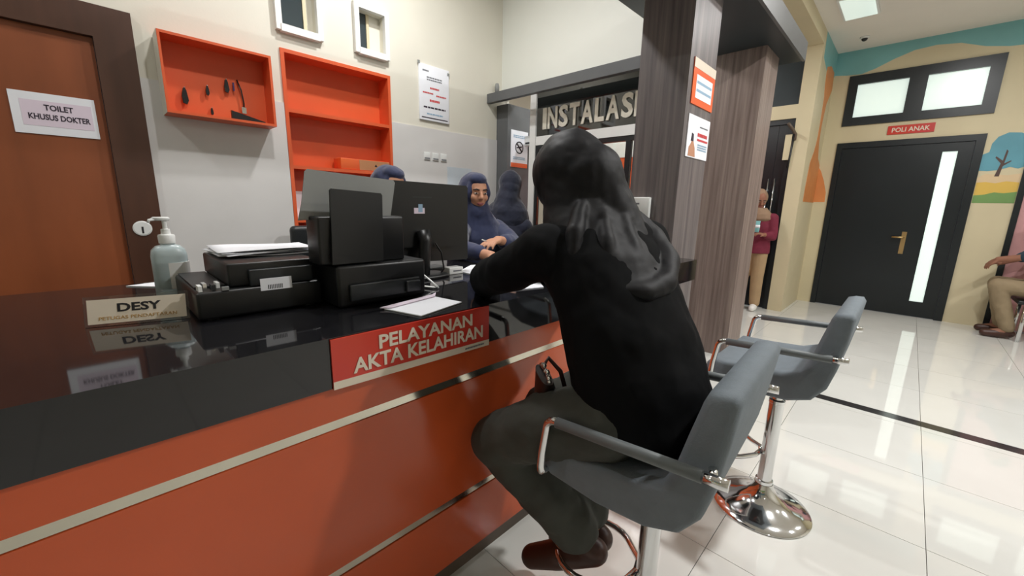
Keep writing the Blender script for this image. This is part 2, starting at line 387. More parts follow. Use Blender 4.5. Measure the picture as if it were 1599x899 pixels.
mural('mural_tree_crown', cr, 'mural_treeblue', 0.003)
mural('mural_tree_trunk', [(.60, 1.73), (.635, 1.73), (.645, 1.84), (.70, 1.89), (.695, 1.9), (.65, 1.87), (.66, 2.0), (.645, 2.02), (.635, 1.9), (.58, 1.95), (.575, 1.935), (.625, 1.87)], 'mural_brown', 0.004)
# wall return and pillar left of the door, facing the hall
XP = 6.15
wp = struct('wall_pillar', MB().box(XP, XR+0.15, 1.03, 1.19, 0, CEIL), 'wall_beige', 'beige pillar between the two black doors', 'pillar')
def mural_y(name, poly, m, d=0.0015): return MB().prism(poly, (0, 1.03-d, 0), (1, 0, 0), (0, 0, 1), d).build(name, m, wp)
mural_y('mural_sky', [(6.25, 3.35), (6.27, 3.08), (6.6, 3.0), (7.19, 3.06), (7.19, 3.35)], 'mural_blue')
mural_y('mural_orange_tree', [(6.42, 1.42), (7.19, 1.42), (7.19, 1.93), (6.98, 2.0), (6.86, 2.2), (6.84, 2.4), (6.92, 2.68), (7.17, 2.9), (7.12, 3.1), (6.85, 3.12), (6.58, 3.05), (6.62, 2.85), (6.7, 2.72), (6.72, 2.4), (6.7, 2.2), (6.62, 2.05), (6.47, 1.9), (6.42, 1.6)], 'mural_orange', .003)
mural('mural_orange_leaf', [(-1.03, 1.43), (-.90, 1.43), (-.905, 1.56), (-.95, 1.72), (-1.0, 1.85), (-1.03, 1.9)], 'mural_orange')
# wall behind the pillar with the black entrance door (passage beyond the columns)
wf = wall_x('wall_far', XP, XP+0.16, 1.19, 4.6, 0, CEIL, [(1.19, 2.5, 0, 2.41), (1.19, 2.9, 2.57, CEIL)], 'wall_beige', 'beige wall around the passage door')
struct('wall_passage', MB().box(2.9, 7.4, 4.5, 4.6, 0, CEIL), 'wall_cream', 'cream wall at the end of the passage', 'wall')
dk = struct('window_4', MB().box(XP+0.03, XP+0.09, 1.19, 2.9, 2.57, CEIL), 'soffit', 'dark panel above the passage door', 'window')

# ------------------------------------------------------------------ black door with frosted strip and transom (POLI ANAK)
d2 = thing('door_2', 'wide black door with a frosted glass strip under the red sign', 'door', (XR, 0.2, 0)); d2['kind'] = 'structure'
y0, y1, z1 = D2[0], D2[1], D2[3]
fr = MB(); fr.box(XR-.02, XR+.1, y0, y0+.075, 0, z1); fr.box(XR-.02, XR+.1, y1-.06, y1, 0, z1); fr.box(XR-.02, XR+.1, y0+.075, y1-.06, z1-.07, z1)
fr.build('door_frame', 'black_door', d2)
lf = MB(); a, b = y0+.078, y1-.063
gl0, gl1, gz0, gz1 = -0.274, -0.148, 0.2, 2.03
lf.box(XR, XR+.045, gl1, b, .008, z1-.073); lf.box(XR, XR+.045, a, gl0, .008, z1-.073); lf.box(XR, XR+.045, gl0, gl1, .008, gz0); lf.box(XR, XR+.045, gl0, gl1, gz1, z1-.073)
lf.build('door_leaf', 'black_door', d2)
box('glass_strip', 'frost', d2, XR+.015, XR+.03, gl0, gl1, gz0, gz1)
h = MB().box(XR-.006, XR, .005, .05, .79, 1.07).build('handle_plate', 'brass', d2)
MB().tube([(XR-.005, .03, 1.0), (XR-.05, .03, 1.0), (XR-.055, .045, 1.0), (XR-.055, .14, 1.0)], .011, 10).build('door_handle', 'brass', d2, True)
def transom(name, label, T_, n):
    w = thing(name, label, 'window', (XR, (T_[0]+T_[1])/2, T_[2])); w['kind'] = 'structure'
    ya, yb, za, zb = T_; P = [(yb-.097, yb-.583), (yb-.747, ya+.11)] if n == 2 else []
    f = MB(); f.box(XR-.02, XR+.08, ya, yb, zb-.113, zb); f.box(XR-.02, XR+.08, ya, yb, za, za+.102)
    f.box(XR-.02, XR+.08, yb-.097, yb, za+.102, zb-.113); f.box(XR-.02, XR+.08, yb-.747, yb-.583, za+.102, zb-.113); f.box(XR-.02, XR+.08, ya, ya+.11, za+.102, zb-.113)
    f.build('window_frame', 'black_door', w)
    for p, q in P: box('pane', 'frost', w, XR+.02, XR+.03, q, p, za+.102, zb-.113)
transom('window_3', 'black transom with two lit frosted panes above the black door', T2, 2)
transom('window_5', 'black transom with two lit panes above the door at the right', T3, 2)
d3 = thing('door_3', 'dark door frame at the right edge behind the seated man', 'door', (XR, -1.5, 0)); d3['kind'] = 'structure'
y0, y1 = D3[0], D3[1]
fr = MB(); fr.box(XR-.02, XR+.1, y0, y0+.06, 0, z1); fr.box(XR-.02, XR+.1, y1-.05, y1, 0, z1); fr.box(XR-.02, XR+.1, y0+.06, y1-.05, z1-.07, z1); fr.build('door_frame', 'black_door', d3)
box('door_leaf', 'pink', d3, XR+.01, XR+.05, y0+.06, y1-.05, 0.008, z1-.07)
# red sign between transom and door
sg = box('door_sign', 'sign_red', None, XR-.012, XR-.0005, -.036, .384, 2.268, 2.372); tag(sg, 'small red sign reading POLI ANAK above the black door', 'sign')
text('POLI ANAK', (XR-.012, .174, 2.32), UYn, UZ, .34, .055, 'sign_cream', sg, bold=.02)
# passage door (black double leaf) behind the columns
dp = thing('door_4', 'black passage door behind the wood columns', 'door', (XP, 1.8, 0)); dp['kind'] = 'structure'
f = MB(); f.box(XP+.02, XP+.1, 1.19, 1.25, 0, 2.41); f.box(XP+.02, XP+.1, 2.44, 2.5, 0, 2.41); f.box(XP+.02, XP+.1, 1.25, 2.44, 2.35, 2.41); f.build('door_frame', 'black_door', dp)
for k, (p, q) in enumerate(((1.252, 1.36), (1.364, 1.84), (1.844, 2.438))):
    MB().box(XP+.05, XP+.08, p, q, .008, 2.348).build('door_leaf', 'black_door', dp)
MB().tube([(XP+.035, 1.33, .75), (XP+.035, 1.33, 1.7)], .008, 8).build('pull_bar', 'chrome', dp, True)
MB().tube([(XP+.035, 1.40, .75), (XP+.035, 1.40, 1.7)], .008, 8).build('pull_bar', 'chrome', dp, True)
# conduit bracket on the pillar
cb = thing('wall_bracket', 'small dark cable bracket at the top of the beige pillar', 'bracket', (XP-.02, 1.17, 2.1))
MB().tube([(XP-.14, 1.235, 2.33), (XP-.05, 1.19, 2.26), (XP-.012, 1.17, 2.22), (XP-.012, 1.17, 2.15)], .017, 8).build('bracket_arm', 'plinth', cb, True)
MB().tube([(XP-.02, 1.18, 2.22), (XP-.02, 1.195, 1.9), (XP-.02, 1.2, 1.82)], .011, 8).build('cable', 'black_plastic', cb, True)
box('back_plate', 'wall_beige', cb, XP-.02, XP, 1.2, 1.27, 1.92, 2.22)

# ------------------------------------------------------------------ toilet door in the back wall
d1 = thing('door_1', 'orange brown wooden toilet door in a dark wooden frame', 'door', (-.3, YB, 0)); d1['kind'] = 'structure'
fr = MB(); fr.box(.115, .265, YB-.03, YB+.16, 0, 2.2); fr.box(-.86, -.71, YB-.03, YB+.16, 0, 2.2); fr.box(-.71, .115, YB-.03, YB+.16, 2.055, 2.2); fr.build('door_frame', 'frame_wood', d1)
box('door_leaf', 'door_wood', d1, -.708, .113, YB+.0, YB+.045, .008, 2.053)
lk = MB(); n = 24
lk.rings([[Vector((.182+r*math.cos(2*PI*k/n), yy, 1.131+r*math.sin(2*PI*k/n))) for k in range(n)] for r, yy in ((.040, YB-.03), (.040, YB-.034), (.034, YB-.037))]); lo = lk.build('lock_plate', 'white_plastic', d1)
MB().box(.178, .186, YB-.0385, YB-.037, 1.105, 1.14).build('keyhole', 'ink_black', lo)
sp = box('door_notice', 'paper', None, -.195, .08, YB-.004, YB-.0005, 1.578, 1.762); tag(sp, 'white paper notice reading TOILET KHUSUS DOKTER on the brown door', 'notice')
box('print_area', 'paper_lilac', sp, -.165, .065, YB-.0048, YB-.004, 1.615, 1.728)
text('TOILET', (-.045, YB-.0048, 1.70), UX, UZ, .095, .026, 'ink', sp, bold=.025)
text('KHUSUS DOKTER', (-.045, YB-.0048, 1.657), UX, UZ, .20, .026, 'ink', sp, bold=.025)

# ------------------------------------------------------------------ small windows high on the back wall
def small_window(name, label, w, fr_=.72):
    t = thing(name, label, 'window', ((w[0]+w[1])/2, YB, w[2])); t['kind'] = 'structure'
    f = MB(); o = .034; x0, x1, z0, z1 = w
    f.box(x0-o, x0, YB-.035, YB, z0-o, z1+o); f.box(x1, x1+o, YB-.035, YB, z0-o, z1+o); f.box(x0, x1, YB-.035, YB, z1, z1+o); f.box(x0-.008, x1+.008, YB-.042, YB, z0-o-.008, z0)
    f.build('window_frame', 'white_trim', t)
    xm = x0+(x1-x0)*fr_
    box('pane', 'dark_glass', t, x0, xm, YB+.05, YB+.056, z0, z1)
    box('jamb', 'wall_beige', t, xm, xm+.02, YB+.04, YB+.07, z0, z1)
    box('back_panel', 'wall_cream', t, xm+.02, x1, YB+.05, YB+.06, z0, z1)
small_window('window_1', 'small white-framed window above the orange shelf, left one', WIN1)
small_window('window_2', 'small white-framed window above the orange shelf, right one', WIN2, .45)

# ------------------------------------------------------------------ wood columns, canopy and lintel
c1 = struct('trim_2', MB().box(2.40, 2.79, 1.0, 1.30, 0.0, 2.55), 'grey_wood', 'grey wood column with two posters beside the customer', 'column')
c2 = struct('trim_3', MB().box(3.81, 4.20, 1.0, 1.504, 0.0, 2.55), 'brown_wood', 'grey wood column standing on the floor behind the empty stool', 'column')
c3 = struct('trim_4', MB().box(2.84, 3.15, 2.85, 3.0, 0.0, 2.22), 'beam_grey', 'grey column in the corner with a poster', 'column')
struct('trim_5', MB().box(1.2, 4.4, .87, 1.505, 2.551, 2.69), 'soffit', 'dark canopy resting on the wood columns', 'canopy')  # out-of-view end lengthened so the canopy shades the near column's top
struct('trim_6', MB().box(1.2, 4.4, .85, .87, 2.546, 2.69), 'beam_grey', 'grey front edge board of the canopy', 'trim')
struct('trim_7', MB().box(2.71, 2.76, 1.305, 2.998, 2.221, 2.30), 'beam_grey', 'grey lintel above the dark lettered glass', 'trim')
struct('wall_lintel', MB().box(2.9, 3.0, 1.4, 3.0, 2.301, CEIL), 'wall_white', 'bright white wall above the grey lintel', 'wall')
# office front under the lintel
XO = 2.95
of = thing('window_6', 'office front with black lettered glass band and white frame', 'office front', (XO, 2.0, 0)); of['kind'] = 'structure'
box('glass_band', 'sign_glass', of, XO-.01, XO, 1.40, 2.575, 1.915, 2.2985)
box('post', 'white_trim', of, XO-.02, XO+.04, 2.58, 2.65, 0, 2.2985)
box('head_rail', 'white_trim', of, XO-.015, XO+.03, 1.40, 2.578, 1.838, 1.914)
box('transom_bar', 'black_door', of, XO-.01, XO+.03, 1.40, 2.578, 1.80, 1.836)
for y0, y1 in ((1.62, 1.66), (2.10, 2.15), (1.40, 1.43), (2.55, 2.578)): box('stile', 'black_door', of, XO-.01, XO+.03, y0, y1, 0, 1.80)
for y0, y1 in ((1.432, 1.618), (1.662, 2.098), (2.152, 2.548)): box('door_pane', 'clear', of, XO+.005, XO+.011, y0, y1, .02, 1.80)
lets = 'INSTALASI'; wds = [w_*1.075 for w_ in (.05, .115, .105, .11, .125, .095, .125, .105, .05)]
yy = 2.50
for ch, w_ in zip(lets, wds):
    text(ch, (XO-.0105, yy-w_/2, 2.055), UYn, UZ, w_*.86, .178, 'letter_steel', of, 'letter', depth=.012, bold=.03); yy -= w_
wo = struct('wall_office', MB().box(3.9, 4.0, 1.31, 3.0, 0, 2.5), 'orange', 'orange wall inside the office', 'wall')
box('upper_panel', 'wall_white', wo, 3.895, 3.9, 1.31, 3.0, 1.8, 2.5)
st = MB(); st.rings([[Vector((XO-.0005-yy_, 1.59+r*math.cos(2*PI*k/16), 1.42+r*math.sin(2*PI*k/16))) for k in range(16)] for r, yy_ in ((.022, 0), (.022, .002))])
# unseen fill lamp added to brighten the office interior, no fixture built
l = bpy.data.lights.new('office_fill_light', 'AREA'); l.shape = 'DISK'; l.size = .2; l.energy = 16; o = bpy.data.objects.new('office_fill_light', l); o.location = (3.45, 2.1, 2.9); COL.objects.link(o)
sk = box('round_sticker', 'mural_yellow', None, XO-.0125, XO-.0105, 1.625, 1.655, 1.36, 1.40); tag(sk, 'small yellow sticker on the office door frame', 'sticker')
ac = thing('wall_unit', 'white box unit seen through the office opening below the letters', 'appliance', (3.06, 2.72, 1.95))
box('housing', 'white_plastic', ac, 3.02, 3.2, 2.66, 2.80, 1.86, 1.95, .008); box('vent', 'dark_plastic', ac, 3.016, 3.02, 2.68, 2.78, 1.875, 1.89)

# downlight housings
for i, (lx, ly, p, sz, c) in enumerate(LAMPS):
    t = thing('downlight', ['round ceiling downlight over the orange shelf', 'round ceiling downlight over the seated staff', 'round ceiling downlight over the brown door', 'round ceiling downlight above the near hall', 'round ceiling downlight in front of the columns', 'round ceiling downlight before the black door', 'round ceiling downlight near the seated man', 'round ceiling downlight in the passage', 'round ceiling downlight behind the camera'][i], 'lamp', (lx, ly, CEIL-.03), 'ceiling downlights')
    r = sz/2
    MB().lathe([(r+.002, .005), (r+.025, .005), (r+.028, .03), (r+.002, .03)], (lx, ly, CEIL-.031)).build('rim', 'white_plastic', t, True)
    MB().lathe([(r, .012), (r, .03)], (lx, ly, CEIL-.031)).build('diffuser', 'lamp', t, False)
# ceiling camera dome and light panel on the right
cd = thing('ceiling_sensor', 'small dark dome sensor on the ceiling', 'sensor', (6.72, .73, CEIL))
MB().lathe([(.045, 0), (.045, -.012), (.03, -.018)], (6.72, .73, CEIL)).build('base_ring', 'white_plastic', cd, True); MB().ell((6.72, .73, CEIL-.02), (.03, .03, .028)).build('dome', 'black_plastic', cd, True)
lp = thing('ceiling_panel', 'square white ceiling light panel at the top of the photo', 'lamp', (5.75, .55, CEIL))
box('frame', 'white_plastic', lp, 5.40, 6.0, .56, .86, CEIL-.02, CEIL-.0005); box('diffuser', 'frost', lp, 5.42, 5.98, .58, .84, CEIL-.024, CEIL-.02)

# ================================================================== COUNTER
ZC = 0.994; YF = 0.90
ct = MB().prism([(-2.4, YF), (2.56, YF), (2.56, .998), (2.398, .998), (2.398, 1.95), (-2.4, 1.95)], (0, 0, ZC), (1, 0, 0), (0, 1, 0), .046).build('worktop', 'black_gloss')
tag(ct, 'long glossy black counter top', 'counter top')
rc = thing('reception_counter', 'reception counter with orange panels, black fascia and metal strips', 'counter', (0, YF, 0))
box('fascia', 'black_gloss', rc, -2.4, 2.56, YF, YF+.045, .871, ZC-.046)
YP = YF+.006
for z0, z1 in ((.787, .871), (.378, .762), (.14, .352)): box('front_panel', 'orange_dark', rc, -2.4, 2.2, YP, YP+.02, z0, z1)
for z0, z1 in ((.763, .786), (.353, .377)): box('metal_strip', 'mirror', rc, -2.4, 2.2, YP+.003, YP+.02, z0, z1)
box('plinth', 'plinth', rc, -2.4, 2.2, .977, .995, 0.0, .14)
box('carcass', 'plinth', rc, -2.4, 2.2, .996, 1.55, 0.0, ZC-.046)
# hanging sign
ps = thing('counter_sign', 'red sign reading PELAYANAN AKTA KELAHIRAN on the counter front', 'sign', (.58, YF, .87))
sx0, sx1 = .339, .824
b_ = MB().prism([(sx0, .870), (sx1, .864), (sx1, .991), (sx0, .991)], (0, YF-.006, 0), UX, UZ, .005).build('board', 'sign_red', ps)
MB().prism([(sx0, .870), (sx1, .864), (sx1, .883), (sx0, .889)], (0, YF-.007, 0), UX, UZ, .0009).build('cream_band', 'sign_cream', ps)
text('PELAYANAN', (.605, YF-.007, .9605), UX, UZ, .30, .036, 'sign_cream', ps, bold=.025)
text('AKTA KELAHIRAN', (.592, YF-.007, .916), UX, UZ, .41, .038, 'sign_cream', ps, bold=.025)
bar_lines(ps, (.765, YF-.0075, .874), UX, UZ, .075, .008, 1, 'ink_grey')

# ================================================================== BACK WALL FURNITURE
# wall box
wc = thing('wall_box', 'shallow orange wall box with small clips, beside the brown door', 'cabinet', (.6, 2.92, 1.73))
x0, x1, z0, z1, yf, yb = .342, .857, 1.733, 2.126, 2.85, 2.995
box('back_panel', 'orange', wc, x0+.013, x1-.013, yb-.01, yb, z0+.013, z1-.013)
box('side_panel', 'orange', wc, x0+.002, x0+.013, yf, yb, z0, z1); box('outer_skin', 'wall_cream', wc, x0, x0+.0018, yf+.004, yb, z0, z1); box('side_panel', 'orange', wc, x1-.013, x1, yf, yb, z0, z1)
box('top_panel', 'orange', wc, x0+.013, x1-.013, yf, yb, z1-.013, z1); box('bottom_panel', 'orange', wc, x0+.013, x1-.013, yf, yb, z0, z0+.013)
def hook_clip(x, z, lab, big=1.0):
    t = thing('hanging_clip', lab, 'clip', (x, yb-.02, z), 'clips in the orange wall box')
    MB().tube([(x, yb-.0105, z+.03*big), (x, yb-.03, z+.03*big), (x, yb-.035, z+.04*big)], .003, 8).build('hook', 'chrome', t, True)
    MB().prism([(-.008*big, .03*big), (.0, .04*big), (.007*big, .02*big), (.013*big, -.03*big), (.004*big, -.05*big), (-.013*big, -.045*big), (-.016*big, -.01*big)], (x, yb-.034, z), UX, UZ, .012).build('clip_body', 'black_plastic', t)
hook_clip(.445, 1.855, 'black clip hanging leftmost in the orange wall box', 1.0)
hook_clip(.56, 1.79, 'tiny clip low in the middle of the orange wall box', .45)
hook_clip(.645, 1.945, 'long dark clip hanging in the orange wall box beside the lanyard', .85)
hook_clip(.55, 1.90, 'small brown clip hanging in the middle of the orange wall box', .6)
ln = thing('lanyard', 'thin dark lanyard with purple tag in the orange wall box', 'lanyard', (.72, yb-.03, 1.78))
MB().tube([(.70, yb-.02, 1.985), (.715, yb-.03, 1.93), (.722, yb-.03, 1.86), (.718, yb-.03, 1.80)], .004, 8).build('cord', 'black_plastic', ln, True)
box('tag', 'purple', ln, .675, .683, yb-.028, yb-.022, 1.92, 1.965); box('clasp', 'chrome', ln, .708, .73, yb-.036, yb-.024, 1.80, 1.835)
sr = thing('stapler', 'black stapler with a white label lying in the orange wall box', 'stapler', (.72, yb-.06, z0+.013))
MB().prism([(0, 0), (.17, -.0), (.17, .012), (.03, .045), (0, .052)], (.64, yb-.075, z0+.0132), UX, UZ, -.022).build('body', 'black_plastic', sr)
MB().prism([(.02, .018), (.1, .012), (.1, .022), (.02, .032)], (.64, yb-.0765, z0+.0132), UX, UZ, -.001).build('label', 'paper', sr)

# orange niche shelf
sh = thing('orange_shelf', 'tall orange built-in shelf unit in the back wall', 'shelf', (1.33, YB, .62))
x0, x1, z0, z1 = NICHE; yd = YB+.135; e = .022
box('back_panel', 'orange', sh, x0, x1, yd, yd+.012, z0, z1)
for a, b in ((x0, x0+e), (x1-e, x1)): box('side_panel', 'orange', sh, a, b, YB-.012, yd, z0, z1)
box('top_panel', 'orange', sh, x0+e, x1-e, YB-.012, yd, z1-e, z1)
for zz in (1.868, 1.515, 1.16, .80): box('shelf_board', 'orange', sh, x0+e, x1-e, YB-.010, yd, zz-e/2, zz+e/2)
bx = thing('carton', 'flat orange and brown carton on the orange shelf', 'box', (1.49, 3.04, 1.526))
box('body', 'orange_print', bx, 1.30, 1.685, YB+.0, YB+.12, 1.5265, 1.605, .004)
box('front_label', 'box_brown', bx, 1.44, 1.685, YB-.0015, YB-.0002, 1.53, 1.602)
MB().prism([(-.012, -.008), (.012, -.008), (0, .012)], (1.57, YB-.002, 1.567), UX, UZ, .0006).build('mark', 'ink_black', bx)
pp = box('paper_note', 'paper', None, .985, 1.06, yd-.02, yd-.018, 1.1715, 1.36); tag(pp, 'white paper leaning inside the orange shelf', 'paper')

# poster, sockets and pale sheet on the back wall
po = thing('wall_poster', 'white framed notice with red print on the wall by the corner', 'poster', (2.115, YB, 1.965))
box('board', 'paper', po, 1.968, 2.262, YB-.014, YB-.0005, 1.968, 2.392, .002)
for (cx, cz, w, h_, n_, m_) in ((2.03, 2.345, .06, .02, 1, 'ink_grey'), (2.115, 2.29, .15, .035, 2, 'ink_grey'), (2.115, 2.22, .09, .025, 1, 'ink_red'), (2.05, 2.18, .1, .02, 1, 'ink_red'), (2.18, 2.17, .1, .02, 1, 'ink_red'), (2.115, 2.125, .1, .03, 1, 'ink_red'), (2.115, 2.07, .22, .022, 1, 'ink'), (2.115, 2.02, .16, .02, 1, 'ink_blue')):
    bar_lines(po, (cx, YB-.0142, cz), UX, UZ, w, h_, n_, m_)
box('bottom_bar', 'ink', po, 1.985, 2.245, YB-.0148, YB-.014, 1.985, 1.993)
for x_, z_ in ((1.955, 2.395), (2.245, 2.36)): box('clip', 'grey_plastic', po, x_, x_+.022, YB-.016, YB-.0142, z_-.01, z_+.012)
for k, x_ in enumerate((2.03, 2.115, 2.20)):
    t = thing('wall_socket', ['left', 'middle', 'right'][k]+'most of three small white switches below the white notice' if k != 1 else 'middle one of three small white switches below the white notice', 'switch', (x_, YB-.009, 1.655), 'switches below the notice')
    box('plate', 'white_plastic', t, x_-.03, x_+.03, YB-.016, YB-.0085, 1.655, 1.715, .002); box('slot', 'ink_grey', t, x_-.026, x_+.026, YB-.017, YB-.0162, 1.662, 1.672)
ws = box('pinned_sheet', 'ink_blue', None, 2.24, 2.515, YB-.011, YB-.0085, 1.41, 1.615); ws.data.materials[0] = mat('pale blue plastic sheet', lin(206, 216, 224), .3, var=.06); tag(ws, 'pale blue plastic sheet on the wall behind the woman', 'sheet')
wd = thing('wall_camera', 'small grey device standing on the grey lintel', 'camera', (2.80, 2.95, 2.301)); box('foot', 'grey_plastic', wd, 2.77, 2.83, 2.935, 2.985, 2.3005, 2.312); MB().lathe([(.018, 0), (.022, .06), (.016, .09)], (2.80, 2.96, 2.312), 16).build('body', 'grey_plastic', wd, True)

# column posters and column devices
p1 = thing('column_poster', 'orange framed notice on the near wood column', 'poster', (2.61, .998, 1.89))
box('board', 'orange_print', p1, 2.452, 2.786, .994, .9995, 1.888, 2.128); box('header', 'sign_cream', p1, 2.452, 2.786, .993, .994, 2.078, 2.128)
box('text_panel', 'paper', p1, 2.50, 2.75, .993, .994, 1.925, 2.048)
for zz in (1.96, 2.003): box('text_line', 'ink_blue', p1, 2.51, 2.74, .9925, .993, zz, zz+.014)
p2 = thing('column_poster', 'white health poster with a red print below the orange notice', 'poster', (2.62, .998, 1.60))
box('board', 'paper', p2, 2.449, 2.785, .994, .9995, 1.599, 1.833)
bar_lines(p2, (2.68, .9935, 1.735), UX, UZ, .16, .035, 1, 'ink_red'); box('red_band', 'ink_red', p2, 2.60, 2.77, .993, .994, 1.70, 1.712); bar_lines(p2, (2.69, .9935, 1.665), UX, UZ, .15, .04, 3, 'ink_blue'); bar_lines(p2, (2.69, .9935, 1.78), UX, UZ, .13, .012, 1, 'ink_grey')
fgm = MB().prism([(-.05, -.05), (.06, -.05), (.045, .0), (.02, .03), (.0, .055), (-.02, .02), (-.045, 0)], (2.53, .993, 1.655), UX, UZ, .0008).build('printed_figure', 'skin', p2); MB().prism([(-.02, 0), (.02, 0), (.015, .04), (-.012, .045)], (2.525, .9925, 1.69), UX, UZ, .0006).build('printed_hair', 'ink', fgm)
p3 = thing('column_poster', 'white no smoking poster with orange footer on the corner column', 'poster', (3.02, 2.848, 1.66))
box('board', 'paper', p3, 2.885, 3.12, 2.844, 2.8495, 1.66, 2.0); box('orange_footer', 'orange_print', p3, 2.885, 3.12, 2.843, 2.844, 1.66, 1.70)
rg = MB(); rg.rings([[Vector((3.0+r*math.cos(2*PI*k/28), yy, 1.845+r*math.sin(2*PI*k/28))) for k in range(28)] for r, yy in ((.058, 2.8438), (.058, 2.843), (.046, 2.843), (.046, 2.8438))], False, True); rg.build('ban_ring', 'ink_black', p3)
MB().prism([(-.042, .03), (-.03, .042), (.042, -.03), (.03, -.042)], (3.0, 2.843, 1.845), UX, UZ, .0008).build('ban_bar', 'ink_black', p3); MB().prism([(-.04, -.01), (.035, .005), (.035, .017), (-.04, .002)], (3.0, 2.8426, 1.845), UX, UZ, .0006).build('cigarette', 'ink', p3)
bar_lines(p3, (3.0, 2.8435, 1.945), UX, UZ, .17, .03, 2, 'ink_blue'); bar_lines(p3, (3.0, 2.8435, 1.745), UX, UZ, .17, .03, 2, 'ink_blue')
dv = thing('wall_dispenser', 'small white box mounted on the near wood column', 'dispenser', (2.385, 1.2, 1.235))
box('housing', 'white_plastic', dv, 2.37, 2.3995, 1.15, 1.268, 1.235, 1.362, .006); box('logo_mark', 'ink_grey', dv, 2.3690, 2.3699, 1.215, 1.245, 1.318, 1.328)
# cups on the end of the counter
cu = thing('cup_stack', 'short stack of white cups on the counter end beside the column', 'cups', (2.29, 1.05, ZC))
for k in range(3): MB().lathe([(.028, 0), (.036, .028), (.034, .03), (.026, .004)], (2.29, 1.05, ZC+.0005+k*.0305)).build('cup', 'white_plastic', cu, True)

# ================================================================== THINGS ON THE COUNTER
# name plate
nb = thing('name_plate', 'clear acrylic name plate reading DESY on the counter', 'name plate', (.05, 1.33, ZC))
def nplate(P0, P1, h_):
    P0 = Vector(P0); P1 = Vector(P1); u = (P1-P0); L = u.length; u.normalize(); v = Vector((-u.y, u.x, 0))*.28+Vector((0, 0, 1)); v.normalize()
    return P0, u, v, L
P0, u_, v_, L_ = nplate((-.046, 1.345, ZC+.001), (.143, 1.294, ZC+.001), .07)
MB().prism([(0, 0), (L_, 0), (L_, .072), (0, .072)], P0, u_, v_, .003).build('front_sheet', 'clear', nb)
nn = u_.cross(v_)
MB().prism([(.006, .006), (L_-.006, .006), (L_-.006, .064), (.006, .064)], P0+nn*.0014, u_, v_, .001).build('name_card', 'sign_cream', nb)
MB().prism([(0, 0), (L_, 0), (L_, .04), (0, .04)], P0-nn*.004, u_, Vector((0, 0, 1)).cross(u_), .003).build('base_sheet', 'clear', nb)
cc = P0+u_*(L_*.5)+nn*.0012
text('DESY', cc+v_*.042+u_*.002, u_, v_, .082, .021, 'ink_black', nb, bold=.03)
text('PETUGAS PENDAFTARAN', cc+v_*.018, u_, v_, .145, .008, 'ink_gold', nb)
MB().prism([(-.08, 0), (.08, 0), (.08, .0012), (-.08, .0012)], cc+v_*.0275, u_, v_, .0005).build('rule_line', 'ink_gold', nb)

# hand sanitiser
hs = thing('sanitiser_bottle', 'white pump bottle of hand sanitiser behind the name plate', 'bottle', (.150, 1.618, ZC))
bx_, by_ = .150, 1.618
smooth_angle(MB().loft([(bx_, by_, ZC+.001, .040, .028), (bx_, by_, ZC+.006, .044, .031), (bx_, by_, ZC+.13, .044, .031), (bx_, by_, ZC+.148, .041, .029), (bx_, by_, ZC+.160, .030, .022), (bx_, by_, ZC+.164, .017, .017), (bx_, by_, ZC+.17, .017, .017)], 32, 2.6).build('bottle_body', 'bottle', hs), 50)
smooth_angle(MB().lathe([(.02, .168), (.021, .19), (.019, .194), (.012, .196), (.011, .21), (.006, .212), (.006, .235)], (bx_, by_, ZC)).build('pump_collar', 'white_plastic', hs))
MB().loft([(bx_-.006, by_-.002, ZC+.236, .018, .009), (bx_-.008, by_-.002, ZC+.244, .022, .011), (bx_-.008, by_-.002, ZC+.247, .018, .009)], 20).build('pump_head', 'white_plastic', hs, True)
MB().tube([(bx_-.02, by_-.004, ZC+.241), (bx_-.035, by_-.007, ZC+.238), (bx_-.037, by_-.0075, ZC+.23)], .004, 8).build('nozzle', 'white_plastic', hs, True)
MB().loft([(bx_+.006, by_, ZC+.03, .0405, .0316), (bx_+.006, by_, ZC+.11, .0405, .0316)], 32, 2.6).build('label', 'white_trim', hs)

def sheet(name, label, pts, z, m='paper', thick=.003, group=None):
    mb = MB().prism([(p[0], p[1]) for p in pts], (0, 0, z+thick), (1, 0, 0), (0, 1, 0), thick)
    return tag(mb.build(name, m), label, 'paper', group)
sheet('paper_sheet', 'loose white paper on the counter behind the sanitiser bottle', [(.05, 1.90), (.17, 1.78), (.30, 1.83), (.20, 1.94)], ZC+.0005)
# left printer (black multifunction seen from behind) with its paper stack
pr = thing('printer', 'black printer with barcode label beside the name plate', 'printer', (.3, 1.42, ZC))
X0, X1, Y0, Y1 = .152, .452, 1.225, 1.58
box('body', 'black_plastic', pr, X0, X1, Y0, Y1, ZC+.004, ZC+.075, .008)
box('scanner_unit', 'black_plastic', pr, X0+.075, X1, Y0+.03, Y1, ZC+.0755, ZC+.138, .006)
box('side_block', 'dark_plastic', pr, X0+.12, X1-.02, Y0+.012, Y0+.0295, ZC+.0755, ZC+.12, .003)
box('recess_ledge', 'dark_plastic', pr, X0+.006, X0+.072, Y0+.06, Y1-.02, ZC+.0755, ZC+.081)
for k in range(4): box('clip_piece', ['white_plastic', 'chrome', 'dark_plastic', 'white_plastic'][k], pr, X0+.008+.014*k, X0+.016+.014*k, Y0+.012+.03*(k % 2), Y0+.045+.03*(k % 2), ZC+.0757, ZC+.09)
box('edge_light', 'grey_plastic', pr, X0+.055, X0+.07, Y0+.002, Y0+.010, ZC+.0752, ZC+.084)
lb = box('barcode_label', 'paper', pr, .292, .37, Y0-.001, Y0-.0002, ZC+.045+.018, ZC+.093-.001+.004); lb['label'] = 'white barcode label'
for k in range(9): MB().box(.31+.0042*k, .312+.0042*k, Y0-.0014, Y0-.001, ZC+.066, ZC+.078).build('bar', 'ink_black', lb)
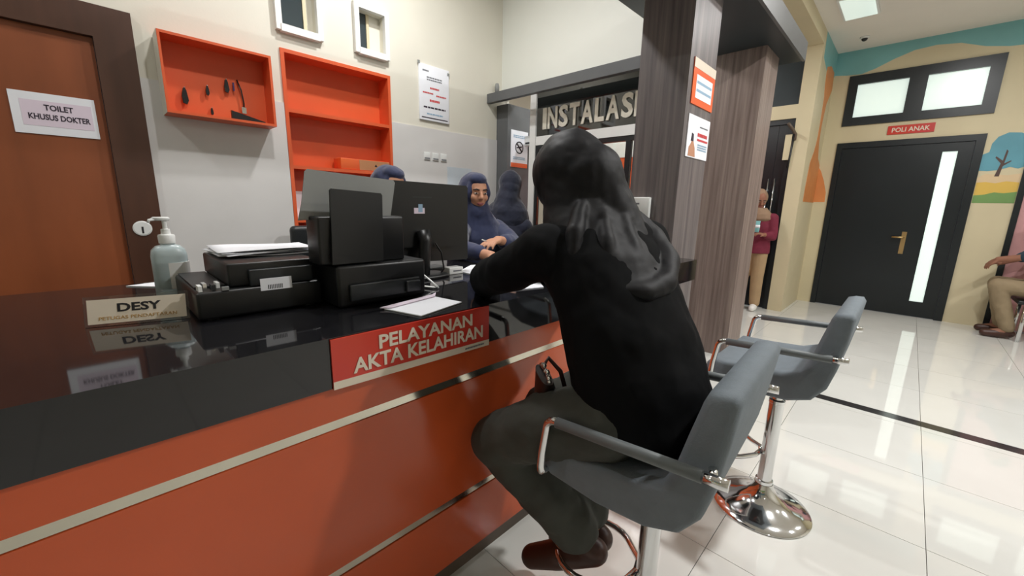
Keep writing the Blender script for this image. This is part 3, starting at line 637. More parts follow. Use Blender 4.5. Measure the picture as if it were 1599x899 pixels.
for k in range(4): box('foot', 'dark_plastic', pr, *[(X0+.02, X0+.045), (X1-.045, X1-.02)][k % 2], *[(Y0+.02, Y0+.045), (Y1-.045, Y1-.02)][k//2], ZC+.0003, ZC+.004)
def crumple(name, label, cx, cy, z, w, d, rot, layers=3, amp=.004):
    t = thing(name, label, 'paper stack', (cx, cy, z))
    for k in range(layers):
        n = 8; mb = MB(); a = rot+random.uniform(-.1, .1); ph = random.uniform(0, 6)
        g = []
        for zt in (0, .0012):
            for i in range(n+1):
                for j in range(n+1):
                    x = (i/n-.5)*w; y = (j/n-.5)*d
                    zz = z+.001+k*.005+zt+amp*(.5+.5*math.sin(5*x/w+ph+2*y/d))*(.5+abs(i/n-.5))
                    g.append((cx+x*math.cos(a)-y*math.sin(a), cy+x*math.sin(a)+y*math.cos(a), zz))
        m_ = (n+1)*(n+1); F = []
        for i in range(n):
            for j in range(n):
                q = (i*(n+1)+j, (i+1)*(n+1)+j, (i+1)*(n+1)+j+1, i*(n+1)+j+1); F += [q[::-1], tuple(x+m_ for x in q)]
        bd = [i*(n+1) for i in range(n+1)]+[n*(n+1)+j for j in range(1, n+1)]+[i*(n+1)+n for i in range(n-1, -1, -1)]+[j for j in range(n-1, 0, -1)]
        for i in range(len(bd)): a_, b__ = bd[i], bd[(i+1) % len(bd)]; F.append((a_, b__, b__+m_, a_+m_))
        mb.add(g, F); mb.build('sheet', 'paper', t, True)
    return t
crumple('paper_stack', 'stack of white papers lying on the black printer by the bottle', .37, 1.47, ZC+.1385, .27, .20, .05, 4, .006)
# second printer with rear paper feed
p2r = thing('printer', 'black inkjet printer with upright paper feed beside the monitor', 'printer', (.56, 1.26, ZC))
X0, X1, Y0, Y1 = .46, .752, 1.13, 1.40
box('body', 'black_plastic', p2r, X0, X1, Y0, Y1, ZC+.003, ZC+.125, .01)
box('rear_cover', 'dark_plastic', p2r, X0+.03, X1-.03, Y0-.012, Y0-.0003, ZC+.02, ZC+.07, .004)
box('power_socket', 'dark_plastic', p2r, X1-.085, X1-.035, Y0-.024, Y0-.0125, ZC+.025, ZC+.062, .004)
box('feed_base', 'black_plastic', p2r, X0-.032, X1-.058, Y0+.03, Y0+.12, ZC+.1255, ZC+.262, .006)
def slanted(name, m, pts, thick, yofs):
    """panel leaning back: (x, z) outline on a plane tilted towards the camera"""
    o = Vector((0, Y0+.03+yofs, ZC+.12)); v = Vector((0, .10, 1)).normalized()
    return MB().prism([(x, (z-ZC-.12)/v.z) for x, z in pts], o, (1, 0, 0), v, thick).build(name, m, p2r)
slanted('paper_support', 'grey_plastic', [(.40, ZC+.25), (.415, ZC+.30), (.432, ZC+.385), (.44, ZC+.392), (.706, ZC+.376), (.711, ZC+.368), (.685, ZC+.262)], .004, .05)
slanted('support_extension', 'black_plastic', [(.452, ZC+.13), (.467, ZC+.335), (.470, ZC+.339), (.617, ZC+.331), (.621, ZC+.325), (.606, ZC+.13)], .010, -.025)
# monitor seen from behind
mo = thing('monitor', 'black monitor seen from behind beside the woman in navy', 'monitor', (.96, 1.43, ZC))
X0, X1 = .73, 1.197
smooth_angle(MB().prism([(X0, ZC+.075), (X0+.01, ZC+.07), (X1-.008, ZC+.053), (X1, ZC+.06), (X1, ZC+.375), (X1-.008, ZC+.384), (X0+.01, ZC+.39), (X0, ZC+.384)], (0, 1.45, 0), UX, UZ, .022).build('casing', 'black_plastic', mo))
MB().prism([(X0+.07, ZC+.13), (X1-.09, ZC+.12), (X1-.09, ZC+.33), (X0+.07, ZC+.34)], (0, 1.432, 0), UX, UZ, .0175).build('rear_bulge', 'black_plastic', mo)
box('screen', 'dark_glass', mo, X0+.012, X1-.012, 1.4722, 1.473, ZC+.085, ZC+.372)
mlab = box('rating_label', 'paper_lilac', mo, .905, .955, 1.4312, 1.4318, ZC+.262, ZC+.285); box('label_square', 'ink_blue', mo, .925, .945, 1.4306, 1.4312, ZC+.268, ZC+.30); box('vent_slot', 'dark_plastic', mo, .90, .99, 1.4312, 1.4318, ZC+.325, ZC+.33)
MB().tube([(.94, 1.425, ZC+.19), (.94, 1.41, ZC+.15), (.93, 1.405, ZC+.06), (.925, 1.41, ZC+.013)], [.03, .026, .024, .03], 14).build('stand_neck', 'black_plastic', mo, True)
MB().loft([(.93, 1.43, ZC+.0005, .12, .075), (.93, 1.43, ZC+.010, .12, .075), (.93, 1.43, ZC+.014, .11, .068)], 32, 3).build('stand_base', 'black_plastic', mo, True)
cbm = MB().tube([(1.0, 1.425, ZC+.14), (1.02, 1.41, ZC+.10), (1.025, 1.40, ZC+.03), (1.02, 1.42, ZC+.008)], .0035, 8).build('video_cable', 'black_plastic'); tag(cbm, 'thin black cable hanging behind the monitor', 'cable')
wc_ = MB().tube([(.80, 1.33, ZC+.10), (.83, 1.31, ZC+.085), (.835, 1.29, ZC+.05), (.85, 1.24, ZC+.02), (.845, 1.19, ZC+.006), (.83, 1.20, ZC+.0065), (.80, 1.27, ZC+.006), (.78, 1.30, ZC+.02)], .0035, 8).build('white_cable', 'white_plastic', None, True); tag(wc_, 'white cable looping down beside the upright printer', 'cable')
# desk set behind: small white box, trays
kb = thing('card_reader', 'grey card reader with a white box on the counter before the woman', 'device', (1.04, 1.47, ZC))
box('base', 'dark_plastic', kb, .86, 1.12, 1.44+.06, 1.60, ZC+.0005, ZC+.02, .003); 
wbx = thing('small_box', 'small white box on the counter behind the monitor foot', 'box', (1.10, 1.42, ZC))
box('body', 'white_plastic', wbx, 1.055, 1.13, 1.40, 1.45, ZC+.0005, ZC+.03, .002); box('lid_line', 'ink_grey', wbx, 1.075, 1.12, 1.3992, 1.3998, ZC+.012, ZC+.018)
wst = thing('letter_tray', 'low grey tray with papers behind the monitor stand', 'tray', (.85, 1.66, ZC))
box('tray', 'dark_plastic', wst, .75, 1.08, 1.62, 1.80, ZC+.0005, ZC+.035, .004); box('papers', 'paper', wst, .77, 1.05, 1.64, 1.78, ZC+.0355, ZC+.045)
# papers for the customer
t = thing('stapled_papers', 'white stapled papers lying on the counter above the red sign', 'paper', (.67, 1.0, ZC))
MB().prism([(.555, 1.05), (.592, .915), (.775, .967), (.755, 1.085)], (0, 0, ZC+.004), (1, 0, 0), (0, 1, 0), .003).build('top_sheet', 'paper', t)
MB().prism([(.545, 1.055), (.57, 1.035), (.75, 1.075), (.785, 1.12), (.76, 1.105)], (0, 0, ZC+.0075), (1, 0, 0), (0, 1, 0), .003).build('folded_sheet', 'paper_lilac', t)
sheet('paper_sheet', 'white form on the counter under the woman\'s hands', [(1.14, 1.44), (1.13, 1.31), (1.36, 1.36), (1.48, 1.5), (1.3, 1.55)], ZC+.0005)
sheet('paper_sheet', 'white sheet on the counter in front of the customer', [(1.0, 1.0), (1.16, .955), (1.30, 1.12), (1.12, 1.18)], ZC+.0005)
# far end of the desk
gb = thing('green_file_box', 'dark green file box on the counter beyond the woman', 'file box', (1.98, 1.75, ZC))
box('body', 'green', gb, 1.94, 2.2, 1.66, 1.86, ZC+.0005, ZC+.075, .006); box('lid', 'green', gb, 1.935, 2.205, 1.655, 1.865, ZC+.0755, ZC+.085, .003)
pk = thing('tissue_pack', 'pinkish white tissue pack on the green file box', 'tissue', (2.04, 1.76, ZC+.0855)); box('pack', 'pink', pk, 2.02, 2.14, 1.72, 1.80, ZC+.0858, ZC+.118, .01); box('flap', 'paper', pk, 2.06, 2.10, 1.745, 1.775, ZC+.1185, ZC+.13, .003)
fo = thing('purple_folder', 'purple folder standing at the end of the counter', 'folder', (2.2, 1.62, ZC)); box('cover', 'purple', fo, 2.15, 2.30, 1.63, 1.645, ZC+.0005, ZC+.29, .004); box('pages', 'paper', fo, 2.152, 2.298, 1.6202, 1.6297, ZC+.0005, ZC+.20, .002)
# black office chair behind the desk
def office_chair(x, y, rz, label):
    t = thing('office_chair', label, 'chair', (0, 0, 0), 'office chairs behind the counter')
    smooth_angle(MB().box(-.22, .22, -.035, .035, .62, 1.135, .03).build('backrest', 'dark_plastic', t)); smooth_angle(MB().box(-.23, .23, .0, .46, .44, .52, .03).build('seat', 'dark_plastic', t))
    MB().tube([(0, .02, .66), (0, -.05, .55), (0, .1, .43)], .018, 8).build('back_bar', 'black_plastic', t, True); MB().tube([(0, .22, .08), (0, .22, .44)], .028, 12).build('gas_lift', 'chrome', t, True)
    for k in range(5):
        a = 2*PI*k/5; MB().tube([(0, .22, .09), (.26*math.cos(a), .22+.26*math.sin(a), .06)], [.024, .015], 8).build('base_leg', 'black_plastic', t, True)
        MB().ell((.26*math.cos(a), .22+.26*math.sin(a), .03), (.028, .028, .028), u=12, v=8).build('castor', 'black_plastic', t, True)
    t.location = (x, y, 0); t.rotation_euler = (0, 0, rz); return t
office_chair(1.10, 2.86, PI, 'dark office chair below the orange shelf behind the printers')

# ================================================================== BAR STOOLS
def bar_stool(label):
    t = thing('bar_stool', label, 'stool', (0, 0, 0), 'grey bar stools at the counter')
    # upholstered L shape: side profile (y, z) swept over x with rounded edges; stool faces +y
    prof = [(.195, .613), (.228, .638), (.232, .675), (.21, .70), (.10, .702), (-.03, .712), (-.085, .735), (-.105, .775), (-.125, .86), (-.145, .94), (-.152, .958), (-.175, .966), (-.20, .966), (-.21, .95), (-.20, .86), (-.185, .76), (-.168, .69), (-.13, .635), (-.06, .608), (.06, .60)]
    w = .228; mb = MB(); rings = []
    cy = sum(p[0] for p in prof)/len(prof); cz = sum(p[1] for p in prof)/len(prof)
    pv = [Vector(p) for p in prof]; n = len(pv)
    def inset(d):
        out = []
        for i in range(n):
            a, b, c = pv[i-1], pv[i], pv[(i+1) % n]; e1 = (b-a).normalized(); e2 = (c-b).normalized()
            nn_ = Vector((-(e1+e2).y, (e1+e2).x)).normalized(); out.append(b+nn_*d)
        return out
    for x, d in ((-w, .016), (-w+.004, .007), (-w+.014, .001), (-w+.03, 0), (0, 0), (w-.03, 0), (w-.014, .001), (w-.004, .007), (w, .016)):
        rings.append([Vector((x, q.x, q.y)) for q in inset(d)])
    mb.rings(rings); o = mb.build('seat_shell', 'fabric', t); smooth_angle(o, 60)
    for s in (-1, 1):
        x = s*.262
        ar = MB().tube([(x, -.17, .815), (x, .155, .795)], .013, 14).build('arm_sleeve', 'arm_grey', t, True)
        pts = [(x, .13, .797)]
        pts += [(x, .155+.03*math.sin(a), .797-.03*(1-math.cos(a))) for a in [i*PI/10 for i in range(6)]]
        pts += [(x, .195, .70), (x, .198, .66)]+[(x-s*.03*(1-math.cos(a)), .198+.002*i, .66-.03*math.sin(a)) for i, a in enumerate([j*PI/10 for j in range(1, 6)])]+[(s*.20, .205, .629), (s*.16, .2, .625)]
        MB().tube(pts, .0105, 12).build('arm_tube', 'chrome', t, True)
        MB().tube([(x, -.165, .8147), (x, -.215, .818)], .0115, 14).build('arm_end', 'chrome', t, True)
        MB().tube([(x, -.19, .816), (s*.228, -.18, .816), (s*.21, -.17, .816)], .008, 10).build('arm_bolt', 'chrome', t, True)
    smooth_angle(MB().lathe([(.0, .0), (.19, .0), (.192, .006), (.186, .013), (.15, .024), (.10, .042), (.06, .07), (.042, .10), (.036, .12), (0, .12)], n=48).build('base', 'chrome', t), 50)
    smooth_angle(MB().lathe([(.034, .115), (.034, .135), (.028, .137), (.028, .50), (.030, .502), (.030, .515), (.019, .518), (.019, .575)], n=28).build('gas_lift', 'chrome', t))
    MB().box(-.09, .09, -.08, .10, .572, .602).build('mounting_plate', 'black_plastic', t)
    fr_ = [(.0, .028, .262), (-.045, .04, .255)]+[(.125*math.cos(a), .165+.115*math.sin(a), .245) for a in [math.radians(225-270*k/20) for k in range(21)]]+[(.045, .04, .255), (.0, .028, .262)]
    MB().tube(fr_, .010, 10).build('footrest', 'chrome', t, True)
    MB().tube([(.04, .02, .595), (.16, .03, .585), (.20, .035, .58)], .005, 8).build('lever', 'chrome', t, True)
    return t
def dup(root, label):
    r = root.copy(); COL.objects.link(r); r['label'] = label
    for ch in list(root.children):
        c = ch.copy(); COL.objects.link(c); c.parent = r
    return r
s2 = bar_stool('empty grey bar stool with chrome arms nearer the columns')
s1 = dup(s2, 'grey bar stool with chrome arms that the customer sits on')
s2.location = (1.93, .285, 0); s1.location = (.978, .385, 0); s1.rotation_euler = (0, 0, math.radians(3))

# ================================================================== PEOPLE
def V(*a): return Vector(a)
def fold(o, strength, size, seed=0):
    """cloth folds: real displacement of the garment surface"""
    tx = bpy.data.textures.new('folds', 'CLOUDS'); tx.noise_scale = size; tx.noise_depth = 2
    d = o.modifiers.new('folds', 'DISPLACE'); d.texture = tx; d.strength = strength; d.mid_level = .5; d.texture_coords = 'LOCAL'
    return o
def frame(f, tilt=0.0):
    f = Vector(f).normalized(); up = V(0, 0, 1); s = f.cross(up).normalized(); up = s.cross(f).normalized()
    m = Matrix((s, f, up)).transposed()
    return m, s, f, up
def hand(mb, wrist, d, nrm, thumb, curl=.35, sc=1.0, spread=.0):
    """palm, four separate fingers of unequal length with knuckle bends, thumb from the palm's side"""
    d = Vector(d).normalized(); nrm = Vector(nrm); nrm = (nrm-d*nrm.dot(d)).normalized(); w = d.cross(nrm).normalized()*thumb
    wrist = Vector(wrist); Ls = [.068, .078, .072, .056]
    for k in range(4):
        off = (.030-.020*k)*sc; base = wrist+d*(.080-.006*abs(k-1))*sc+w*off
        mb.limb([wrist+w*off*.55+d*.005, wrist+d*.045*sc+w*off*.9, base], [.0155*sc, .0155*sc, .0115*sc])
        p = base; a = curl*.5+.06*k; pts = [p]; fd = (d+w*(.5-k/3)*spread).normalized()
        for seg, fr_ in enumerate((.45, .30, .25)):
            dd = fd*math.cos(a)-nrm*math.sin(a); p = p+dd*Ls[k]*fr_*sc; pts.append(p); a += curl
        mb.limb(pts, [.0095*sc, .0088*sc, .0078*sc, .0066*sc])
    t0 = wrist+d*.022*sc+w*.026*sc; t1 = t0+(d*.65+w*.75-nrm*.25).normalized()*.038*sc; t2 = t1+(d*.9+w*.25-nrm*.35).normalized()*.034*sc
    mb.limb([wrist+d*.008, t0, t1, t2], [.015*sc, .015*sc, .0105*sc, .0085*sc])
def face_head(mb, c, fdir, sc=1.0):
    """skull, jaw, brow, nose and cheeks in the head frame; c is the head centre"""
    m, s, f, up = frame(fdir); c = Vector(c)
    mb.ell(c+up*.02*sc, (.072*sc, .088*sc, .09*sc), m); mb.ell(c+f*.018*sc-up*.035*sc, (.058*sc, .068*sc, .072*sc), m)
    mb.ell(c+f*.052*sc-up*.085*sc, (.028*sc, .026*sc, .022*sc), m)
    mb.ell(c+f*.072*sc+up*.028*sc, (.045*sc, .018*sc, .014*sc), m)
    mb.limb([c+f*.085*sc+up*.015*sc, c+f*.104*sc-up*.022*sc], [.008*sc, .0125*sc]); mb.ell(c+f*.094*sc-up*.026*sc, (.018*sc, .012*sc, .010*sc), m)
    for k in (-1, 1): mb.ell(c+f*.062*sc+s*.036*k*sc-up*.022*sc, (.022*sc, .022*sc, .024*sc), m)
    return m, s, f, up
def face_parts(P, c, fdir, sc=1.0):
    m, s, f, up = frame(fdir); c = Vector(c)
    for k in (-1, 1):
        e = MB().ell(c+f*.080*sc+s*.030*k*sc+up*.004*sc, (.0135*sc, .0065*sc, .0055*sc), m, 14, 10).build('eye', 'eye_white', P, True)
        MB().ell(c+f*.0848*sc+s*.030*k*sc+up*.004*sc, (.0066*sc, .003*sc, .0052*sc), m, 12, 8).build('iris', 'eye', e, True)
        MB().limb([c+f*.087*sc+s*.014*k*sc+up*.025*sc, c+f*.088*sc+s*.032*k*sc+up*.030*sc, c+f*.076*sc+s*.05*k*sc+up*.024*sc], [.0035*sc, .0042*sc, .0025*sc]).build('eyebrow', 'hair', P, True)
    MB().ell(c+f*.083*sc-up*.056*sc, (.023*sc, .010*sc, .0055*sc), m, 16, 10).ell(c+f*.082*sc-up*.063*sc, (.018*sc, .010*sc, .006*sc), m, 16, 10).build('lips', 'lips', P, True)
def torso_rings(pel, chest, rx, ry, up_z, low_z, yaw):
    pel = Vector(pel); chest = Vector(chest); L = []
    return L
def shoe(mb, ankle, toe, w=.042):
    ankle = Vector(ankle); toe = Vector(toe); d = (toe-ankle); d.z *= 1; n_ = d.normalized()
    mid = ankle.lerp(toe, .5)
    mb.limb([ankle-n_*.035+V(0, 0, -.035), ankle+V(0, 0, -.005)], [.040, .041]); mb.limb([ankle-n_*.03+V(0, 0, -.04), mid+V(0, 0, -.014), toe], [.038, .046, .038])

# ---------------------------------------------------------------- customer in black on the bar stool
cu_ = thing('person', 'person in black jacket and black headscarf seated on the bar stool, seen from behind', 'person', (.975, .42, .70))
HC = V(.975, .735, 1.375); HF = (.28, 1, -.12)
LS, LE, LW = V(.80, .655, 1.185), V(.865, .955, 1.062), V(1.10, 1.20, 1.035)
RS, RE, RW = V(1.135, .565, 1.19), V(1.30, .86, 1.06), V(1.22, 1.10, 1.035)
LH, LK, LA, LT = V(.825, .46, .785), V(.765, .795, .605), V(.925, .555, .30), V(.87, .72, .165)
RH, RK, RA, RT = V(1.065, .46, .795), V(1.0, .80, .625), V(.995, .575, .29), V(.985, .70, .18)
b = MB()
face_head(b, HC, HF)
b.limb([HC-V(0, .02, .06), V(.97, .66, 1.22), V(.97, .56, 1.08), V(.97, .47, .92), V(.975, .44, .82)], [.05, .055, .11, .11, .12])
b.limb([V(.97, .62, 1.16), LS, LE, LW], [.07, .055, .036, .026]); b.limb([V(.97, .6, 1.16), RS, RE, RW], [.07, .055, .036, .026])
b.limb([LH, LK, LA, LT], [.08, .05, .034, .02]); b.limb([RH, RK, RA, RT], [.08, .05, .034, .02])
hand(b, LW, (.75, .6, 0), (0, 0, 1), 1, .3); hand(b, RW, (-.1, 1, 0), (0, 0, 1), -1, .3)
b.remesh('body', 'skin', cu_, .006, 3)
face_parts(cu_, HC, HF)
j = MB()
j.loft([(.975, .425, .735, .205, .155), (.975, .43, .77, .225, .17), (.972, .455, .87, .222, .165), (.97, .50, .99, .218, .158), (.968, .55, 1.10, .213, .148, -.12), (.966, .59, 1.19, .195, .125, -.2), (.966, .625, 1.255, .12, .09, -.2), (.968, .65, 1.29, .07, .065)], 32)
j.limb([V(.89, .61, 1.16), LS, LS.lerp(LE, .5)+V(-.015, 0, -.01), LE, LW], [.072, .072, .064, .058, .046]); j.limb([V(1.06, .58, 1.195), RS, RS.lerp(RE, .5), RE, RW], [.085, .082, .072, .06, .046])
fold(j.remesh('jacket', 'black_cloth', cu_, .010, 8), .022, .11)
tr = MB()
for H_, K, A in ((LH, LK, LA), (RH, RK, RA)):
    tr.limb([V(.98, .42, .79), H_, H_.lerp(K, .5)+V(0, 0, .012), K, K.lerp(A, .5)+V(0, -.015, 0), K.lerp(A, .86)], [.10, .100, .094, .074, .078, .074])
fold(tr.remesh('trousers', 'trousers', cu_, .009, 6), .018, .07)
sh_ = MB(); shoe(sh_, LA-V(0, 0, .01), LT); sh_.remesh('shoe', 'shoe_brown', cu_, .006, 4)
sh_ = MB(); shoe(sh_, RA-V(0, 0, .01), RT); sh_.remesh('shoe', 'shoe_brown', cu_, .006, 4)
hj = MB(); m_, s_, f_, u_p = frame(HF)
hj.ell(HC-f_*.022+u_p*.012, (.104, .118, .122), m_); hj.ell(HC-f_*.085+s_*.02-u_p*.015, (.098, .085, .10), m_); hj.ell(HC-f_*.02+u_p*.075, (.06, .08, .06), m_)
hj.limb([HC-f_*.08+s_*.03-u_p*.03, V(1.02, .61, 1.26), V(1.03, .58, 1.20)], [.085, .088, .085])
hj.loft([(.975, .70, 1.36, .11, .11), (.98, .67, 1.30, .12, .11), (.975, .635, 1.24, .145, .125, -.2), (.965, .60, 1.18, .18, .145, -.2), (.962, .575, 1.12, .195, .155, -.2), (.962, .56, 1.06, .17, .135, -.2)], 32)
# loose roll of the scarf around the back of the neck, and creases below it
hj.limb([V(1.05, .66, 1.305), V(1.095, .585, 1.27), V(1.105, .52, 1.215), V(1.07, .455, 1.155), V(.99, .42, 1.115), V(.90, .43, 1.10), V(.84, .48, 1.11)], [.022, .034, .038, .036, .032, .026, .018])
for q in ([V(.93, .575, 1.285), V(.875, .53, 1.22), V(.85, .50, 1.15)], [V(.99, .56, 1.29), V(.95, .50, 1.20), V(.93, .45, 1.13)], [V(.88, .61, 1.30), V(.82, .585, 1.24), V(.80, .57, 1.18)]): hj.limb(q, [.016, .024, .018])
for k in range(3): hj.limb([HC+s_*.085*math.cos(.3+k)-f_*(.03+.035*k)+u_p*(.07-.06*k), HC-f_*.115+u_p*(.03-.05*k), HC-s_*.08-f_*(.05+.02*k)-u_p*(.0+.05*k)], [.012, .018, .012])
fold(hj.remesh('headscarf', 'black_scarf', cu_, .007, 3), .012, .08)
st_ = MB(); st_.limb([V(.80, .60, .715), V(.79, .50, .72), V(.80, .44, .71)], [.028, .03, .02]); st_.remesh('shirt_hem', 'shirt_blue', cu_, .007, 3)
# her handbag
hb = thing('handbag', 'dark brown handbag with metal clasp on the customer\'s lap', 'bag', (.83, .665, .70))
bz = .685
smooth_angle(MB().loft([(.845, .655, bz, .055, .040, .9), (.845, .655, bz+.02, .065, .046, .9), (.84, .66, bz+.07, .052, .036, .9), (.835, .665, bz+.10, .050, .030, .9), (.83, .67, bz+.15, .072, .018, .9)], 28, 2.6).build('bag_body', 'bag_brown', hb), 60)
MB().tube([(.795, .62, bz+.15), (.825, .655, bz+.157), (.87, .715, bz+.155)], .006, 8).build('clasp_bar', 'chrome', hb, True)
for k in range(5): MB().ell((.80+.015*k, .628+.018*k, bz+.160+.008*(k % 2)), (.007, .007, .008), u=12, v=8).build('metal_ball', 'chrome', hb, True)
MB().tube([(.86, .70, bz+.15), (.885, .70, bz+.175), (.90, .665, bz+.14), (.895, .635, bz+.08)], .007, 8).build('strap', 'shoe_brown', hb, True)

# ---------------------------------------------------------------- staff in navy behind the counter
def staff(label, HC, HF, cx, cy, yaw, arms, seat, cloth='navy', low=True, legs=True):
    """seated person in a long headscarf; arms = ((shoulder, elbow, wrist, hand dir, thumb), ...)"""
    P = thing('person', label, 'person', (cx, cy, seat), 'staff in navy behind the counter')
    m, s, f, up = frame(HF); b = MB(); face_head(b, HC, HF)
    yv = V(math.cos(yaw), math.sin(yaw), 0)          # facing of the body
    b.limb([HC-V(0, 0, .07), V(cx, cy, 1.16), V(cx, cy, 1.02), V(cx, cy, .80), V(cx, cy, seat+.10)], [.05, .055, .11, .11, .12])
    sd = V(-yv.y, yv.x, 0)
    for k in (-1, 1):
        hp = V(cx, cy, seat+.09)+sd*.09*k; kn = hp+yv*.40+V(0, 0, .0); an = V(kn.x, kn.y, .09)-yv*.03; to = an+yv*.13-V(0, 0, .05)
        b.limb([hp, kn, an, to], [.08, .055, .04, .032])
    for (S_, E_, W_, hd, th, nr) in arms:
        b.limb([V(cx, cy, 1.13), S_, E_, W_], [.06, .05, .036, .027]); hand(b, W_, hd, nr, th, .28, 1.0, .25)
    b.remesh('body', 'skin', P, .006, 3)
    face_parts(P, HC, HF)
    j = MB(); yw = yaw-PI/2
    j.loft([(cx, cy, seat+.02, .19, .15, yw), (cx, cy, seat+.12, .195, .155, yw), (cx, cy, .9, .185, .14, yw), (cx, cy, 1.05, .19, .135, yw), (cx, cy, 1.14, .175, .115, yw), (cx, cy, 1.2, .1, .08, yw)], 28)
    for (S_, E_, W_, hd, th, nr) in arms:
        ctr = V(cx, cy, 1.12); cuff = E_.lerp(W_, .62)
        j.limb([ctr.lerp(S_, .7), S_, E_, cuff], [.075, .07, .058, .046])
    fold(j.remesh('tunic', cloth, P, .010, 6), .016, .09)
    t_ = MB()
    for k in (-1, 1):
        hp = V(cx, cy, seat+.09)+sd*.09*k; kn = hp+yv*.40; an = V(kn.x, kn.y, .12)-yv*.03
        t_.limb([V(cx, cy, seat+.1), hp, kn, an], [.09, .092, .072, .06])
        sm = MB(); shoe(sm, V(an.x, an.y, .085), V(an.x, an.y, .04)+yv*.13); sm.remesh('shoe', 'black_plastic', P, .008, 3)
    t_.remesh('trousers', 'navy_dark', P, .011, 5)
    h = MB(); h.ell(HC-f*.030+up*.016, (.098, .106, .116), m)
    h.ell(HC-f*.055-up*.03, (.088, .088, .095), m); h.ell(HC+f*.012+up*.082, (.066, .072, .045), m)
    # rim of the scarf framing the face
    rim = [HC+f*.052+s*math.sin(t)*.070+up*(.002+math.cos(t)*.094)-f*.022*abs(math.cos(t)) for t in [2*PI*i/20 for i in range(21)]]
    h.limb(rim, [.013]*21)
    nb_ = HC+f*.012-up*.115
    h.limb([HC-f*.04-up*.03, HC.lerp(V(cx, cy, 1.2), .5)-f*.03, V(cx, cy, HC.z-.21)], [.09, .105, .125])
    h.limb([HC-up*.08+f*.0, nb_, V(cx, cy, 1.13).lerp(nb_, .45)], [.075, .08, .10])
    h.loft([(HC.x*.8+cx*.2, HC.y*.8+cy*.2, HC.z-.06, .085, .085, yw), (HC.x*.6+cx*.4, HC.y*.6+cy*.4, HC.z-.11, .11, .10, yw), (HC.x*.4+cx*.6, HC.y*.4+cy*.6, HC.z-.155, .15, .12, yw), (cx+yv.x*.02, cy+yv.y*.02, HC.z-.20, .19, .135, yw), (cx+yv.x*.03, cy+yv.y*.03, HC.z-.28, .205, .155, yw), (cx+yv.x*.04, cy+yv.y*.04, HC.z-.36, .18, .15, yw), (cx+yv.x*.04, cy+yv.y*.04, HC.z-.40, .12, .11, yw)], 28)
    fold(h.remesh('headscarf', cloth, P, .007, 4), .010, .07)
    return P
def arm_pair(cx, cy, yaw, z=1.12):
    yv = V(math.cos(yaw), math.sin(yaw), 0); sd = V(-yv.y, yv.x, 0); out = []
    for k in (-1, 1):
        S_ = V(cx, cy, z)+sd*.17*k; E_ = S_+yv*.13+sd*.04*k-V(0, 0, .26); W_ = E_+yv*.2-sd*.08*k+V(0, 0, .10)
        out.append((S_, E_, W_, yv-sd*.2*k, -k, V(0, 0, 1)))
    return out
st_seat = .60
staff('woman in navy headscarf behind the monitor, only the top of her head showing', V(1.215, 2.16, 1.375), (.1, -1, -.1), 1.22, 2.24, -PI/2, arm_pair(1.22, 2.24, -PI/2), st_seat)
w2 = staff('woman in navy headscarf facing the customer, hands on the counter', V(1.715, 2.0, 1.365), (-.30, -1, -.08), 1.76, 2.07, -PI/2-.15,
      ((V(1.585, 2.0, 1.13), V(1.40, 1.78, 1.055), V(1.425, 1.53, 1.035), V(-.15, -1, -.12), -1, V(0, 0, 1)),
       (V(1.93, 2.02, 1.13), V(1.84, 1.78, 1.06), V(1.63, 1.70, 1.095), V(-1, -.25, -.1), 1, V(0, 0, 1))), st_seat)
staff('person in dark navy headscarf turned away beside the corner column', V(2.52, 2.48, 1.45), (.75, .55, -.15), 2.44, 2.46, .5, arm_pair(2.44, 2.46, .5), st_seat, 'navy_dark')
pen = MB().tube([(1.50, 1.655, 1.10), (1.42, 1.60, 1.115)], .0035, 8).build('pen', 'white_plastic', None, True)
tag(pen, 'white pen in the woman\'s hand', 'pen')
def desk_chair(x, y, yaw, z, label):
    t = thing('office_chair', label, 'chair', (0, 0, 0), 'office chairs behind the counter')
    smooth_angle(MB().box(-.22, .22, -.26, -.20, z+.08, z+.42, .03).build('backrest', 'dark_plastic', t)); smooth_angle(MB().box(-.22, .22, -.19, .2, z-.08, z-.002, .03).build('seat', 'dark_plastic', t))
    MB().tube([(0, -.225, z+.12), (0, -.21, z-.04), (0, -.05, z-.09)], .016, 8).build('back_bar', 'black_plastic', t, True); MB().tube([(0, 0, .08), (0, 0, z-.08)], .028, 12).build('gas_lift', 'chrome', t, True)
    for k in range(5):
        a = 2*PI*k/5+.3; MB().tube([(0, 0, .09), (.24*math.cos(a), .24*math.sin(a), .06)], [.024, .015], 8).build('base_leg', 'black_plastic', t, True)
        MB().ell((.24*math.cos(a), .24*math.sin(a), .028), (.027, .027, .027), u=12, v=8).build('castor', 'black_plastic', t, True)
    t.location = (x, y, 0); t.rotation_euler = (0, 0, yaw-PI/2); return t
desk_chair(1.22, 2.24, -PI/2, st_seat, 'dark office chair under the woman hidden by the monitor')
desk_chair(1.76, 2.07, -PI/2-.15, st_seat, 'dark office chair under the woman facing the customer')
desk_chair(2.46, 2.46, .5, st_seat, 'dark office chair under the person turned away by the column')

